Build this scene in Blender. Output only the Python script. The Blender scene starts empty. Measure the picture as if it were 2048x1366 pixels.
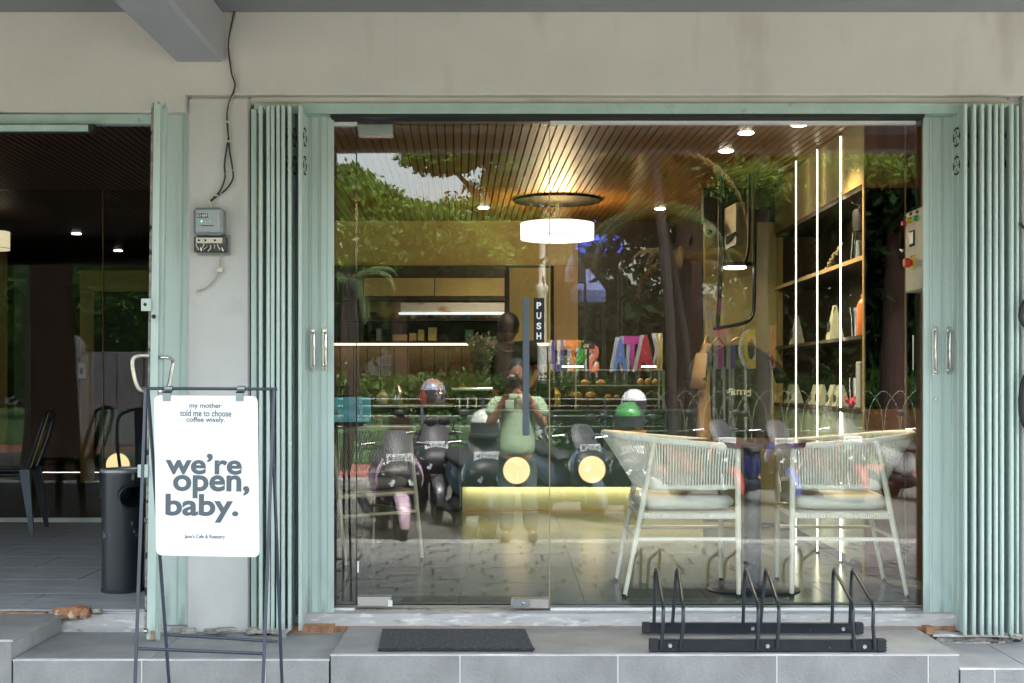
import bpy, math, random
import numpy as np
from mathutils import Vector, Matrix, noise
R_ = math.radians
random.seed(7); rng = np.random.default_rng(7)
C = bpy.context.scene.collection
SC = bpy.context.scene

# ------------------------------------------------------------------ camera
F = 2560.0; CD = 5.94; CZ = 1.044
cam = bpy.data.cameras.new('camera'); camo = bpy.data.objects.new('camera', cam); C.objects.link(camo)
camo.location = (0, -CD, CZ); camo.rotation_euler = (R_(90), 0, 0)
cam.sensor_width = 36; cam.lens = F/2048*36; cam.shift_y = 82/2048
cam.clip_start = 0.03; cam.clip_end = 600
SC.camera = camo
# ------------------------------------------------------------------ world and sun
W = bpy.data.worlds.new('World'); SC.world = W; W.use_nodes = True
nt = W.node_tree; bg = nt.nodes['Background']
sky = nt.nodes.new('ShaderNodeTexSky'); sky.sky_type = 'NISHITA'; sky.sun_disc = False
SUN_EL, SUN_AZ = 58, 20
sky.sun_elevation = R_(SUN_EL); sky.sun_rotation = R_(SUN_AZ); sky.dust_density = 6; sky.air_density = 1.6; sky.ozone_density = 1.5
hs = nt.nodes.new('ShaderNodeHueSaturation'); hs.inputs['Saturation'].default_value = 0.5
nt.links.new(sky.outputs[0], hs.inputs['Color']); nt.links.new(hs.outputs[0], bg.inputs[0])
bg.inputs[1].default_value = 0.15
sl = bpy.data.lights.new('sun', 'SUN'); sl.energy = 1.5; sl.angle = R_(12); sl.color = (1, .96, .90)
so = bpy.data.objects.new('sun', sl); C.objects.link(so)
sd = Vector((math.sin(R_(SUN_AZ))*math.cos(R_(SUN_EL)), math.cos(R_(SUN_AZ))*math.cos(R_(SUN_EL)), math.sin(R_(SUN_EL))))
so.rotation_euler = sd.to_track_quat('Z', 'Y').to_euler(); so.location = (0, 6, 12)
SC.view_settings.view_transform = 'Standard'; SC.view_settings.look = 'None'
SC.view_settings.exposure = 3.5; SC.view_settings.gamma = 1; SC.view_settings.use_curve_mapping = False
SC.cycles.transparent_max_bounces = 16; SC.cycles.max_bounces = 10; SC.cycles.use_denoising = True
SC.cycles.sample_clamp_indirect = 6; SC.cycles.caustics_reflective = False; SC.cycles.caustics_refractive = False
SC.cycles.use_adaptive_sampling = False

def X(px, Z): return (px-1024)*Z/F
def H(py, Z): return CZ-(py-765)*Z/F
def P(px, py, Z): return Vector((X(px, Z), Z-CD, H(py, Z)))
def Rf(px, py, V): return Vector((X(px, V), -(V-CD), H(py, V)))      # a real place out in the street

# ------------------------------------------------------------------ materials
def newmat(name):
    m = bpy.data.materials.new(name); m.use_nodes = True
    return m, m.node_tree, m.node_tree.nodes['Principled BSDF']
def rgb(c): return (c[0], c[1], c[2], 1)
MATS = {}
def mat(name, col, rough=.5, metal=0, var=.1, scale=6, bump=0, bscale=60, spec=.5, stretch=(1, 1, 1), col2=None, thresh=None, sheen=0, coat=0, detail=5):
    if name in MATS: return MATS[name]
    m, t, b = newmat(name)
    b.inputs['Roughness'].default_value = rough; b.inputs['Metallic'].default_value = metal
    b.inputs['Specular IOR Level'].default_value = spec
    if coat: b.inputs['Coat Weight'].default_value = coat; b.inputs['Coat Roughness'].default_value = .08
    if sheen: b.inputs['Sheen Weight'].default_value = sheen
    tc = t.nodes.new('ShaderNodeTexCoord'); mp = t.nodes.new('ShaderNodeMapping'); mp.inputs['Scale'].default_value = stretch
    t.links.new(tc.outputs['Object'], mp.inputs[0])
    n = t.nodes.new('ShaderNodeTexNoise'); n.inputs['Scale'].default_value = scale; n.inputs['Detail'].default_value = detail
    n.inputs['Roughness'].default_value = .6
    t.links.new(mp.outputs[0], n.inputs['Vector'])
    cr = t.nodes.new('ShaderNodeValToRGB')
    lo, hi = (.3, .7) if thresh is None else thresh
    cr.color_ramp.elements[0].position = lo; cr.color_ramp.elements[1].position = hi
    c2 = col2 or tuple(min(1, c*(1+var)) for c in col); c1 = tuple(c*(1-var) for c in col) if col2 is None else col
    cr.color_ramp.elements[0].color = rgb(c1); cr.color_ramp.elements[1].color = rgb(c2)
    t.links.new(n.outputs[0], cr.inputs[0]); t.links.new(cr.outputs[0], b.inputs['Base Color'])
    if bump:
        n2 = t.nodes.new('ShaderNodeTexNoise'); n2.inputs['Scale'].default_value = bscale; n2.inputs['Detail'].default_value = 4
        t.links.new(mp.outputs[0], n2.inputs['Vector'])
        bp = t.nodes.new('ShaderNodeBump'); bp.inputs['Strength'].default_value = bump; bp.inputs['Distance'].default_value = .01
        t.links.new(n2.outputs[0], bp.inputs['Height']); t.links.new(bp.outputs[0], b.inputs['Normal'])
    MATS[name] = m
    return m
def mixin(m, col, scale, lo, hi, stretch=(1, 1, 1), rough=None):
    """second layer of wear: stains, speckles or chips with a shape of their own"""
    t = m.node_tree; b = t.nodes['Principled BSDF']
    src = b.inputs['Base Color'].links[0].from_socket
    tc = t.nodes.new('ShaderNodeTexCoord'); mp = t.nodes.new('ShaderNodeMapping'); mp.inputs['Scale'].default_value = stretch
    mp.inputs['Location'].default_value = (3.1*scale % 7, 1.7, 5.3)
    t.links.new(tc.outputs['Object'], mp.inputs[0])
    n = t.nodes.new('ShaderNodeTexNoise'); n.inputs['Scale'].default_value = scale; n.inputs['Detail'].default_value = 6
    t.links.new(mp.outputs[0], n.inputs['Vector'])
    mr = t.nodes.new('ShaderNodeMapRange'); mr.inputs['From Min'].default_value = lo; mr.inputs['From Max'].default_value = hi
    t.links.new(n.outputs[0], mr.inputs['Value'])
    mx = t.nodes.new('ShaderNodeMixRGB'); mx.inputs['Color2'].default_value = rgb(col)
    t.links.new(mr.outputs[0], mx.inputs['Fac']); t.links.new(src, mx.inputs['Color1']); t.links.new(mx.outputs[0], b.inputs['Base Color'])
    return m
EM = 0.085      # brightness of all lamps and glowing things in the cafe
def emit(name, col, s):
    s = s*EM
    if name in MATS: return MATS[name]
    m, t, b = newmat(name)
    b.inputs['Base Color'].default_value = rgb(col); b.inputs['Emission Color'].default_value = rgb(col); b.inputs['Emission Strength'].default_value = s
    MATS[name] = m; return m
def glassmat(name, r0=.06, tint=(.965, .985, .978)):
    m = bpy.data.materials.new(name); m.use_nodes = True; t = m.node_tree; t.nodes.clear()
    o = t.nodes.new('ShaderNodeOutputMaterial'); mx = t.nodes.new('ShaderNodeMixShader')
    tr = t.nodes.new('ShaderNodeBsdfTransparent'); tr.inputs[0].default_value = rgb(tint)
    gl = t.nodes.new('ShaderNodeBsdfGlossy'); gl.inputs['Roughness'].default_value = 0.0; gl.inputs[0].default_value = (1, 1, 1, 1)
    lw = t.nodes.new('ShaderNodeLayerWeight'); lw.inputs[0].default_value = .5
    pw = t.nodes.new('ShaderNodeMath'); pw.operation = 'POWER'; pw.inputs[1].default_value = 4.0
    ma = t.nodes.new('ShaderNodeMath'); ma.operation = 'MULTIPLY_ADD'; ma.inputs[1].default_value = .8; ma.inputs[2].default_value = r0
    ma.use_clamp = True
    t.links.new(lw.outputs['Facing'], pw.inputs[0]); t.links.new(pw.outputs[0], ma.inputs[0]); t.links.new(ma.outputs[0], mx.inputs[0])
    t.links.new(tr.outputs[0], mx.inputs[1]); t.links.new(gl.outputs[0], mx.inputs[2]); t.links.new(mx.outputs[0], o.inputs[0])
    return m
def leafmat(name, c1, c2, trans=.35, rough=.45):
    m = bpy.data.materials.new(name); m.use_nodes = True; t = m.node_tree; t.nodes.clear()
    o = t.nodes.new('ShaderNodeOutputMaterial'); mx = t.nodes.new('ShaderNodeMixShader'); mx.inputs[0].default_value = trans
    g = t.nodes.new('ShaderNodeNewGeometry'); cr = t.nodes.new('ShaderNodeValToRGB')
    cr.color_ramp.elements[0].color = rgb(c1); cr.color_ramp.elements[1].color = rgb(c2)
    t.links.new(g.outputs['Random Per Island'], cr.inputs[0])
    b = t.nodes.new('ShaderNodeBsdfPrincipled'); b.inputs['Roughness'].default_value = rough; b.inputs['Specular IOR Level'].default_value = .1 if rough > .8 else .35
    tl = t.nodes.new('ShaderNodeBsdfTranslucent')
    t.links.new(cr.outputs[0], b.inputs['Base Color'])
    hsn = t.nodes.new('ShaderNodeHueSaturation'); hsn.inputs['Value'].default_value = 1.6; hsn.inputs['Hue'].default_value = .48
    t.links.new(cr.outputs[0], hsn.inputs['Color']); t.links.new(hsn.outputs[0], tl.inputs[0])
    t.links.new(b.outputs[0], mx.inputs[1]); t.links.new(tl.outputs[0], mx.inputs[2]); t.links.new(mx.outputs[0], o.inputs[0])
    return m

# ------------------------------------------------------------------ objects
def tag(o, label=None, cat=None, group=None, kind=None):
    if label: o['label'] = label
    if cat: o['category'] = cat
    if group: o['group'] = group
    if kind: o['kind'] = kind
    return o
def thing(name, label, cat, loc=(0, 0, 0), group=None, kind=None, rz=0):
    o = bpy.data.objects.new(name, None); C.objects.link(o); o.location = loc; o.rotation_euler = (0, 0, rz)
    o.empty_display_size = .1
    return tag(o, label, cat, group, kind)
def wloc(o):
    v = Vector((0, 0, 0))
    while o is not None: v = v+o.location; o = o.parent
    return v
def link(name, me, m, parent=None, smooth=False, origin=None, kind=None, world=True):
    ms = m if isinstance(m, (list, tuple)) else [m]
    if not me.materials:
        for k in ms: me.materials.append(k)
    ob = bpy.data.objects.new(name, me); C.objects.link(ob)
    if world:
        if parent is not None:
            off = wloc(parent)
            cs = np.empty(len(me.vertices)*3, 'f'); me.vertices.foreach_get('co', cs); cs = cs.reshape(-1, 3)
            c = (cs.min(0)+cs.max(0))/2
            me.transform(Matrix.Translation(-Vector(c.tolist()))); ob.location = Vector(c.tolist())-off
        else:
            if origin is None:
                cs = np.empty(len(me.vertices)*3, 'f'); me.vertices.foreach_get('co', cs); cs = cs.reshape(-1, 3)
                lo, hi = cs.min(0), cs.max(0); origin = ((lo[0]+hi[0])/2, (lo[1]+hi[1])/2, lo[2])
            me.transform(Matrix.Translation(-Vector([float(q) for q in origin]))); ob.location = origin
    ob.parent = parent
    if smooth:
        me.polygons.foreach_set('use_smooth', [True]*len(me.polygons))
        if smooth != 'all':
            try: me.set_sharp_from_angle(angle=R_(38))
            except Exception: pass
    if kind: ob['kind'] = kind
    me.update()
    return ob
class MB:
    def __init__(s): s.v = []; s.f = []; s.mi = []; s.cur = 0
    def add(s, vs, fs):
        b = len(s.v); s.v += [tuple(v) for v in vs]; s.f += [tuple(b+i for i in f) for f in fs]; s.mi += [s.cur]*len(fs); return s
    def box(s, a, b, bev=0):
        x0, x1 = sorted((a[0], b[0])); y0, y1 = sorted((a[1], b[1])); z0, z1 = sorted((a[2], b[2]))
        if bev <= 0:
            return s.add([(x0, y0, z0), (x1, y0, z0), (x1, y1, z0), (x0, y1, z0), (x0, y0, z1), (x1, y0, z1), (x1, y1, z1), (x0, y1, z1)],
                         [(0, 3, 2, 1), (4, 5, 6, 7), (0, 1, 5, 4), (1, 2, 6, 5), (2, 3, 7, 6), (3, 0, 4, 7)])
        e = min(bev, (x1-x0)*.45, (y1-y0)*.45, (z1-z0)*.45); vs = []; idx = {}
        for sx, xa in ((0, x0), (1, x1)):
            for sy, ya in ((0, y0), (1, y1)):
                for sz, za in ((0, z0), (1, z1)):
                    dx, dy, dz = e*(1-2*sx), e*(1-2*sy), e*(1-2*sz)
                    for k, v in enumerate(((xa, ya+dy, za+dz), (xa+dx, ya, za+dz), (xa+dx, ya+dy, za))):
                        idx[(sx, sy, sz, k)] = len(vs); vs.append(v)
        fs = []
        g = lambda a, b, c, k: idx[(a, b, c, k)]
        for q in (0, 1):
            o = (lambda l: l if q else l[::-1])
            fs.append(tuple(o([g(q, 0, 0, 0), g(q, 1, 0, 0), g(q, 1, 1, 0), g(q, 0, 1, 0)])))
            fs.append(tuple(o([g(0, q, 0, 1), g(0, q, 1, 1), g(1, q, 1, 1), g(1, q, 0, 1)])))
            fs.append(tuple(o([g(0, 0, q, 2), g(1, 0, q, 2), g(1, 1, q, 2), g(0, 1, q, 2)])))
        for a in (0, 1):
            for b2 in (0, 1):
                fs.append((g(a, b2, 0, 0), g(a, b2, 1, 0), g(a, b2, 1, 1), g(a, b2, 0, 1)))
                fs.append((g(a, 0, b2, 0), g(a, 1, b2, 0), g(a, 1, b2, 2), g(a, 0, b2, 2)))
                fs.append((g(0, a, b2, 1), g(1, a, b2, 1), g(1, a, b2, 2), g(0, a, b2, 2)))
                for c in (0, 1): fs.append((g(a, b2, c, 0), g(a, b2, c, 1), g(a, b2, c, 2)))
        return s.add(vs, fs)
    def obox(s, c, ax, half):
        """box with centre c, rotation matrix/rows ax (3 vectors) and half sizes"""
        vs = []
        for sx in (-1, 1):
            for sy in (-1, 1):
                for sz in (-1, 1):
                    vs.append(Vector(c)+ax[0]*sx*half[0]+ax[1]*sy*half[1]+ax[2]*sz*half[2])
        return s.add(vs, [(0, 1, 3, 2), (4, 6, 7, 5), (0, 4, 5, 1), (2, 3, 7, 6), (0, 2, 6, 4), (1, 5, 7, 3)])
    def tube(s, pts, r, n=8, cap=True, flat=None):
        pts = [Vector(p) for p in pts]; rs = r if isinstance(r, (list, tuple)) else [r]*len(pts)
        prev = None; rings = []
        for i, p in enumerate(pts):
            d = (pts[min(i+1, len(pts)-1)]-pts[max(i-1, 0)])
            d = d.normalized() if d.length > 1e-9 else Vector((0, 0, 1))
            if prev is None:
                u = d.cross(Vector((0, 0, 1)))
                if u.length < .05: u = d.cross(Vector((0, 1, 0)))
                u.normalize()
            else:
                u = prev-d*prev.dot(d)
                u = u.normalized() if u.length > 1e-6 else d.orthogonal().normalized()
            prev = u; w = d.cross(u)
            fl = flat or 1
            rings.append([p+u*math.cos(2*math.pi*k/n)*rs[i]+w*math.sin(2*math.pi*k/n)*rs[i]*fl for k in range(n)])
        return s.loft(rings, cap)
    def loft(s, rings, cap=True, closed=False):
        n = len(rings[0]); vs = [v for r in rings for v in r]; fs = []
        m = len(rings)
        for i in range(m if closed else m-1):
            j = (i+1) % m
            for k in range(n):
                l = (k+1) % n
                fs.append((i*n+k, i*n+l, j*n+l, j*n+k))
        if cap and not closed:
            fs.append(tuple(range(n))[::-1]); fs.append(tuple((m-1)*n+k for k in range(n)))
        return s.add(vs, fs)
    def cyl(s, a, b, r, r2=None, n=16): return s.tube([a, b], [r, r if r2 is None else r2], n)
    def lathe(s, c, prof, n=24, axis='z'):
        rings = []
        for (r, h) in prof:
            ring = []
            for k in range(n):
                a = 2*math.pi*k/n; p = (r*math.cos(a), r*math.sin(a), h)
                if axis == 'y': p = (p[0], p[2], p[1])
                if axis == 'x': p = (p[2], p[0], p[1])
                ring.append(Vector(c)+Vector(p))
            rings.append(ring)
        return s.loft(rings)
    def ball(s, c, r, n=16, m=10, sc=(1, 1, 1)):
        return s.lathe_sc(c, [(max(1e-4, math.sin(math.pi*i/m))*r, -math.cos(math.pi*i/m)*r) for i in range(m+1)], n, sc)
    def lathe_sc(s, c, prof, n, sc):
        rings = [[Vector(c)+Vector((r*math.cos(2*math.pi*k/n)*sc[0], r*math.sin(2*math.pi*k/n)*sc[1], h*sc[2])) for k in range(n)] for r, h in prof]
        return s.loft(rings)
    def prism(s, poly, d):
        """poly: list of 3D points (planar), extruded by the vector d"""
        n = len(poly); vs = [Vector(p) for p in poly]+[Vector(p)+Vector(d) for p in poly]
        return s.add(vs, [tuple(range(n))[::-1], tuple(range(n, 2*n))]+[(k, (k+1) % n, n+(k+1) % n, n+k) for k in range(n)])
    def mesh(s, name='m'):
        me = bpy.data.meshes.new(name); me.from_pydata(s.v, [], s.f)
        if any(s.mi): me.polygons.foreach_set('material_index', s.mi)
        return me
    def build(s, name, m, parent=None, smooth=False, **k):
        return link(name, s.mesh(name), m, parent, smooth, **k)
def box(name, a, b, m, parent=None, bev=0, **k): return MB().box(a, b, bev).build(name, m, parent, **k)
def kids(o): return [c for c in bpy.data.objects if c.parent == o]
CH = {}
def copy_tree(o, parent=None, loc=None, rz=None, label=None, group=None, swap=None):
    c = o.copy(); C.objects.link(c); c.parent = parent
    if swap and c.type == 'MESH' and any(s and s.name in swap for s in o.data.materials):
        c.data = o.data.copy()
        for i, s in enumerate(c.data.materials):
            if s and s.name in swap: c.data.materials[i] = swap[s.name]
    if loc is not None: c.location = loc
    if rz is not None: c.rotation_euler = (0, 0, rz)
    if label: c['label'] = label
    if group: c['group'] = group
    for ch in kids(o): copy_tree(ch, c, swap=swap)
    return c
FONT = {}
def text_mesh(txt, size, ext=0.0, offset=0.0, align='CENTER', spacing=1.0, linesp=1.0, shear=0, res=4):
    cu = bpy.data.curves.new('t', 'FONT'); cu.body = txt; cu.size = size; cu.extrude = ext; cu.offset = offset; cu.align_x = align
    cu.space_character = spacing; cu.space_line = linesp; cu.shear = shear; cu.resolution_u = res
    ob = bpy.data.objects.new('t', cu); C.objects.link(ob)
    dg = bpy.context.evaluated_depsgraph_get(); me = bpy.data.meshes.new_from_object(ob.evaluated_get(dg))
    bpy.data.objects.remove(ob); me.materials.clear()
    return me
def text_bb(me):
    cs = np.empty(len(me.vertices)*3, 'f'); me.vertices.foreach_get('co', cs); cs = cs.reshape(-1, 3); return cs.min(0), cs.max(0)
def put_text(name, txt, cx, cz, y, w, h, m, parent, face=-1, ext=.0008, offset=0, rot=None, **k):
    """text fitted to a w x h box centred at (cx, y, cz); face -1 looks to -y, +1 looks to +y"""
    me = text_mesh(txt, 1.0, 0, offset, **k); lo, hi = text_bb(me)
    sx = w/(hi[0]-lo[0]); sz = h/(hi[1]-lo[1])
    me2 = text_mesh(txt, 1.0, ext/max(1e-6, 1), offset, **k)
    me2.transform(Matrix.Translation(Vector((-(lo[0]+hi[0])/2, -(lo[1]+hi[1])/2, 0))))
    me2.transform(Matrix.Diagonal((sx, sz, 1, 1)))
    me2.transform(Matrix.Rotation(R_(90), 4, 'X'))
    if face > 0: me2.transform(Matrix.Rotation(R_(180), 4, 'Z'))
    if rot is not None: me2.transform(rot)
    me2.transform(Matrix.Translation((cx, y, cz)))
    bpy.data.meshes.remove(me)
    return link(name, me2, m, parent)
def bake(ob):
    dg = bpy.context.evaluated_depsgraph_get(); me = bpy.data.meshes.new_from_object(ob.evaluated_get(dg)); return me
def skin(name, verts, edges, radii, m, parent=None, sub=2, root=0, extra=None):
    me = bpy.data.meshes.new(name); me.from_pydata([tuple(v) for v in verts], edges, [])
    ob = bpy.data.objects.new('tmp', me); C.objects.link(ob)
    mo = ob.modifiers.new('s', 'SKIN'); mo.use_smooth_shade = True; mo.branch_smoothing = .6
    for i, r in enumerate(radii):
        sv = me.skin_vertices[0].data[i]; sv.radius = (r, r) if not isinstance(r, (tuple, list)) else r
        sv.use_root = (i == root)
    ms = ob.modifiers.new('u', 'SUBSURF'); ms.levels = sub; ms.render_levels = sub
    out = bake(ob); bpy.data.objects.remove(ob)
    if extra:
        mb = MB(); mb.v = [tuple(v.co) for v in out.vertices]; mb.f = [tuple(p.vertices) for p in out.polygons]; mb.mi = [0]*len(mb.f)
        extra(mb); out = mb.mesh(name)
    out.materials.clear()
    return link(name, out, m, parent, smooth='all')
# ------------------------------------------------------------------ palette
M = {}
M['wall'] = mixin(mat('wall_paint', (.56, .555, .52), .8, var=.05, scale=2.5, bump=.25, bscale=35), (.36, .33, .29), 3.5, .60, .85, (1, 1, .35))
M['pillar'] = mixin(mat('pillar_paint', (.55, .55, .53), .8, var=.05, scale=2.2, bump=.3, bscale=28), (.33, .31, .28), 3, .60, .85, (1, 1, .5))
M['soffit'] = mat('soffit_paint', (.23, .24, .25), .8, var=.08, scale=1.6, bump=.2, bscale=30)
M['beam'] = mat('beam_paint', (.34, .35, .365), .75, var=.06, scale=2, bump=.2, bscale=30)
M['mint'] = mixin(mat('mint_enamel', (.46, .565, .525), .42, var=.045, scale=5, bump=.12, bscale=14, stretch=(1, 1, .3)), (.60, .66, .60), 38, .74, .80, (1, 1, .5))
M['mintd'] = mixin(mat('mint_enamel_rail', (.36, .50, .45), .45, var=.10, scale=7, bump=.2, bscale=20), (.12, .16, .14), 9, .64, .75)
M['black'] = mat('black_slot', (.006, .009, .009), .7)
M['alu'] = mat('aluminium_rail', (.30, .31, .31), .42, metal=.6, var=.25, scale=9, bump=.2, stretch=(.3, 1, 3))
M['white_alu'] = mat('white_rail', (.66, .67, .66), .35, var=.04, scale=6)
M['steel'] = mat('brushed_steel', (.62, .60, .58), .25, metal=1, var=.06, scale=30, stretch=(.2, 1, 6))
M['chrome'] = mat('polished_steel', (.70, .68, .66), .14, metal=1, var=.04)
M['concrete'] = mixin(mat('cement_threshold', (.44, .43, .42), .85, var=.16, scale=9, bump=.5, bscale=30, stretch=(.5, 1, 2)), (.20, .19, .18), 14, .60, .74, (.6, 1, 2.5))
M['rust'] = mat('rust', (.20, .085, .045), .9, var=.5, scale=22, bump=.7, bscale=50, col2=(.46, .27, .15))
M['grout'] = mat('white_grout', (.60, .59, .57), .9, var=.07, scale=30, bump=.3)
M['tile_top'] = mixin(mat('stone_tile_top', (.25, .248, .243), .55, var=.17, scale=5, bump=.25, bscale=60), (.42, .42, .42), 60, .71, .76)
M['tile_rise'] = mixin(mat('stone_tile_riser', (.285, .28, .272), .7, var=.22, scale=4.5, bump=.35, bscale=90, detail=8), (.50, .50, .49), 170, .66, .70)
M['tile_porch'] = mixin(mat('stone_tile_porch', (.36, .37, .38), .45, var=.25, scale=5, bump=.22, bscale=40, stretch=(.6, 2, 1)), (.24, .25, .26), 8, .55, .75, (.5, 2, 1))
M['floor'] = mat('polished_floor_tile', (.13, .15, .14), .22, var=.12, scale=4, bump=.03, bscale=8)
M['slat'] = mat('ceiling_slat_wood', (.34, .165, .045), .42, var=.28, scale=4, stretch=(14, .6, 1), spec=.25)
M['slat_shaded'] = mat('ceiling_slat_shaded', (.06, .025, .012), .5, var=.3, scale=4, stretch=(14, .6, 1))  # same slat wood with the gloom of the porch put into its colour
M['dark'] = mat('dark_backing', (.012, .010, .008), .8)
M['olive'] = mat('olive_plaster', (.42, .33, .13), .8, var=.07, scale=3, bump=.1)
M['tan'] = mat('tan_panel', (.43, .28, .11), .6, var=.08, scale=4, stretch=(4, 4, .4))
M['brown'] = mat('brown_veneer', (.28, .10, .05), .3, var=.3, scale=3, stretch=(5, 5, .35), coat=.25)
M['dkbrown'] = mat('dark_brown_panel', (.035, .022, .014), .45, var=.25, scale=3, stretch=(5, 5, .4))
M['sage'] = mat('sage_laminate', (.30, .37, .28), .4, var=.05, scale=3)
M['bottle_green'] = mat('green_laminate', (.07, .15, .115), .35, var=.07, scale=3)
M['kick'] = mat('pale_green_kickboard', (.30, .33, .24), .45, var=.05)
M['led'] = emit('led_tube', (1, .93, .68), 11)
M['ledw'] = emit('led_strip_warm', (1, .70, .30), 4); M['ledk'] = emit('led_strip_kick', (1, .82, .30), 5.5)
M['lamp'] = emit('downlight_glow', (1, .92, .75), 30)
M['shade'] = emit('lampshade_glow', (1, .965, .88), 2.2)
M['shade2'] = emit('lampshade_glow_dim', (.95, .80, .52), .9)
M['disc'] = emit('wall_disc_glow', (1, .74, .36), 1.25)
M['glass'] = glassmat('clear_pane', .053)
M['glass2'] = glassmat('clear_pane_porch', r0=.012, tint=(.9, .93, .92))
M['glass_edge'] = mat('glass_edge', (.03, .07, .055), .2)
M['navy'] = mat('painted_frame_navy', (.035, .045, .065), .35, var=.15, scale=12)
mixin(M['navy'], (.30, .27, .24), 42, .72, .76)
M['rack'] = mixin(mat('bike_rack_black', (.012, .015, .022), .3, var=.2, scale=20), (.16, .14, .12), 55, .70, .75)
M['rubber'] = mat('black_rubber', (.02, .021, .022), .75, var=.2, scale=20)
M['graphite'] = mat('slate_bar', (.065, .085, .11), .5, var=.08)
M['white'] = mat('white_board', (.80, .80, .79), .45, var=.01)
M['ink'] = mat('slate_ink', (.085, .105, .12), .6, var=.03)
M['white_ink'] = mat('white_lettering', (.85, .85, .85), .5, var=.01)
M['plastic_grey'] = mat('meter_grey_plastic', (.20, .225, .235), .3, var=.06)
M['cream'] = mat('cream_box_enamel', (.60, .56, .44), .4, var=.03)

def grime(m, col, lo, hi, scale=9, stretch=(1, 1, .25), amt=.9):
    t = m.node_tree; b = t.nodes['Principled BSDF']; src = b.inputs['Base Color'].links[0].from_socket
    tc = t.nodes.new('ShaderNodeTexCoord'); sp = t.nodes.new('ShaderNodeSeparateXYZ'); t.links.new(tc.outputs['Object'], sp.inputs[0])
    mr = t.nodes.new('ShaderNodeMapRange'); mr.inputs['From Min'].default_value = hi; mr.inputs['From Max'].default_value = lo; t.links.new(sp.outputs['Z'], mr.inputs['Value'])
    mp = t.nodes.new('ShaderNodeMapping'); mp.inputs['Scale'].default_value = stretch; t.links.new(tc.outputs['Object'], mp.inputs[0])
    n = t.nodes.new('ShaderNodeTexNoise'); n.inputs['Scale'].default_value = scale; n.inputs['Detail'].default_value = 7; t.links.new(mp.outputs[0], n.inputs['Vector'])
    m2 = t.nodes.new('ShaderNodeMapRange'); m2.inputs['From Min'].default_value = .42; m2.inputs['From Max'].default_value = .68; t.links.new(n.outputs[0], m2.inputs['Value'])
    mu = t.nodes.new('ShaderNodeMath'); mu.operation = 'MULTIPLY'; t.links.new(mr.outputs[0], mu.inputs[0]); t.links.new(m2.outputs[0], mu.inputs[1])
    m3 = t.nodes.new('ShaderNodeMath'); m3.operation = 'MULTIPLY'; m3.inputs[1].default_value = amt; t.links.new(mu.outputs[0], m3.inputs[0])
    mx = t.nodes.new('ShaderNodeMixRGB'); mx.inputs['Color2'].default_value = rgb(col); t.links.new(m3.outputs[0], mx.inputs['Fac']); t.links.new(src, mx.inputs['Color1']); t.links.new(mx.outputs[0], b.inputs['Base Color'])
grime(M['mint'], (.20, .22, .19), -1.21, -.85, 24)
mixin(M['mint'], (.33, .42, .38), 5, .56, .80, (4, 4, .35))
grime(M['pillar'], (.25, .22, .19), -1.40, -.75, 7, (1, 1, .5), .7)
mixin(M['wall'], (.44, .43, .39), 5, .64, 1.0, (2.2, 1, .25))
mixin(M['concrete'], (.62, .60, .57), 22, .56, .66, (.5, 1, 2))
mixin(M['tile_rise'], (.20, .195, .19), 3.2, .50, .72, (1, 1, .6))
mixin(M['tile_top'], (.33, .33, .325), 2.4, .52, .74)
# ------------------------------------------------------------------ the cafe building
YW = -.13                                    # pillar face
SOF = 2.715; CEIL = 2.49
B = thing('cafe_building', 'cream rendered shop building with grey canopy soffit, beam and timber slat ceiling inside', 'building', (0, 0, -.45))
def bpart(name, a, b, m, bev=0, **k): return box(name, a, b, M[m] if isinstance(m, str) else m, B, bev, **k)
# lintel over the shops, a little wavy plaster underside
def lintel(name, x0, x1, z0, z1, y0, y1, m):
    mb = MB(); n = max(2, int((x1-x0)/.08)); r1 = []; 
    for i in range(n+1):
        x = x0+(x1-x0)*i/n; w = .003*noise.noise((x*2.3, z0, 1))+.0015*noise.noise((x*9, z0, 3)); wy = .004*noise.noise((x*1.7, 4, z0))
        bv = .006
        r1.append([(x, y0+bv+wy, z0+w), (x, y0+wy, z0+w+bv), (x, y0+wy, z1), (x, y1, z1), (x, y1, z0+w)])
    mb.loft([[Vector(p) for p in r] for r in r1]); return mb.build(name, m, B, smooth=True)
lintel('lintel', -6.5, -1.475, 2.265, SOF, -.165, .12, M['wall'])
lintel('lintel', -1.475, 4.5, 2.342, SOF, -.165, .12, M['wall'])
lintel('soffit_reveal', -1.19, 2.31, 2.305, 2.342, -.11, .12, M['wall'])
# pillars
MB().box((-1.475, YW, -.45), (-1.189, .12, 2.342), .012).build('pillar', M['pillar'], B)
bpart('pillar', (2.31, YW-.03, -.45), (2.9, .12, 2.342), 'pillar', .01)
bpart('pillar', (-6.5, YW, -.45), (-5.6, .12, 2.265), 'pillar')
# canopy
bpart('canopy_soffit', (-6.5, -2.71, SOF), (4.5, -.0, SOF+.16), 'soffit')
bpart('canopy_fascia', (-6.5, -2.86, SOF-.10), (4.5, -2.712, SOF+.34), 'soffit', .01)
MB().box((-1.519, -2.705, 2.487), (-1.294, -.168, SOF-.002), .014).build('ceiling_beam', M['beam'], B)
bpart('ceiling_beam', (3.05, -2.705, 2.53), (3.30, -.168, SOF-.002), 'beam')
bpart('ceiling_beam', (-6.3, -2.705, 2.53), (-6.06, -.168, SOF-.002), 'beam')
bpart('sun_block_wall', (-6.5, 0.002, SOF+.162), (4.5, .3, 6.4), 'wall')  # unseen storey above the canopy, added to keep sun off the street
bpart('roof', (-6.6, -.5, 6.402), (4.6, 12.6, 6.6), 'soffit')  # out of view, added to block the sun
for i in range(4): bpart('window', (-4.6+i*2.3, -.03, 4.1), (-3.4+i*2.3, -.001, 5.3), 'glass_edge')
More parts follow.
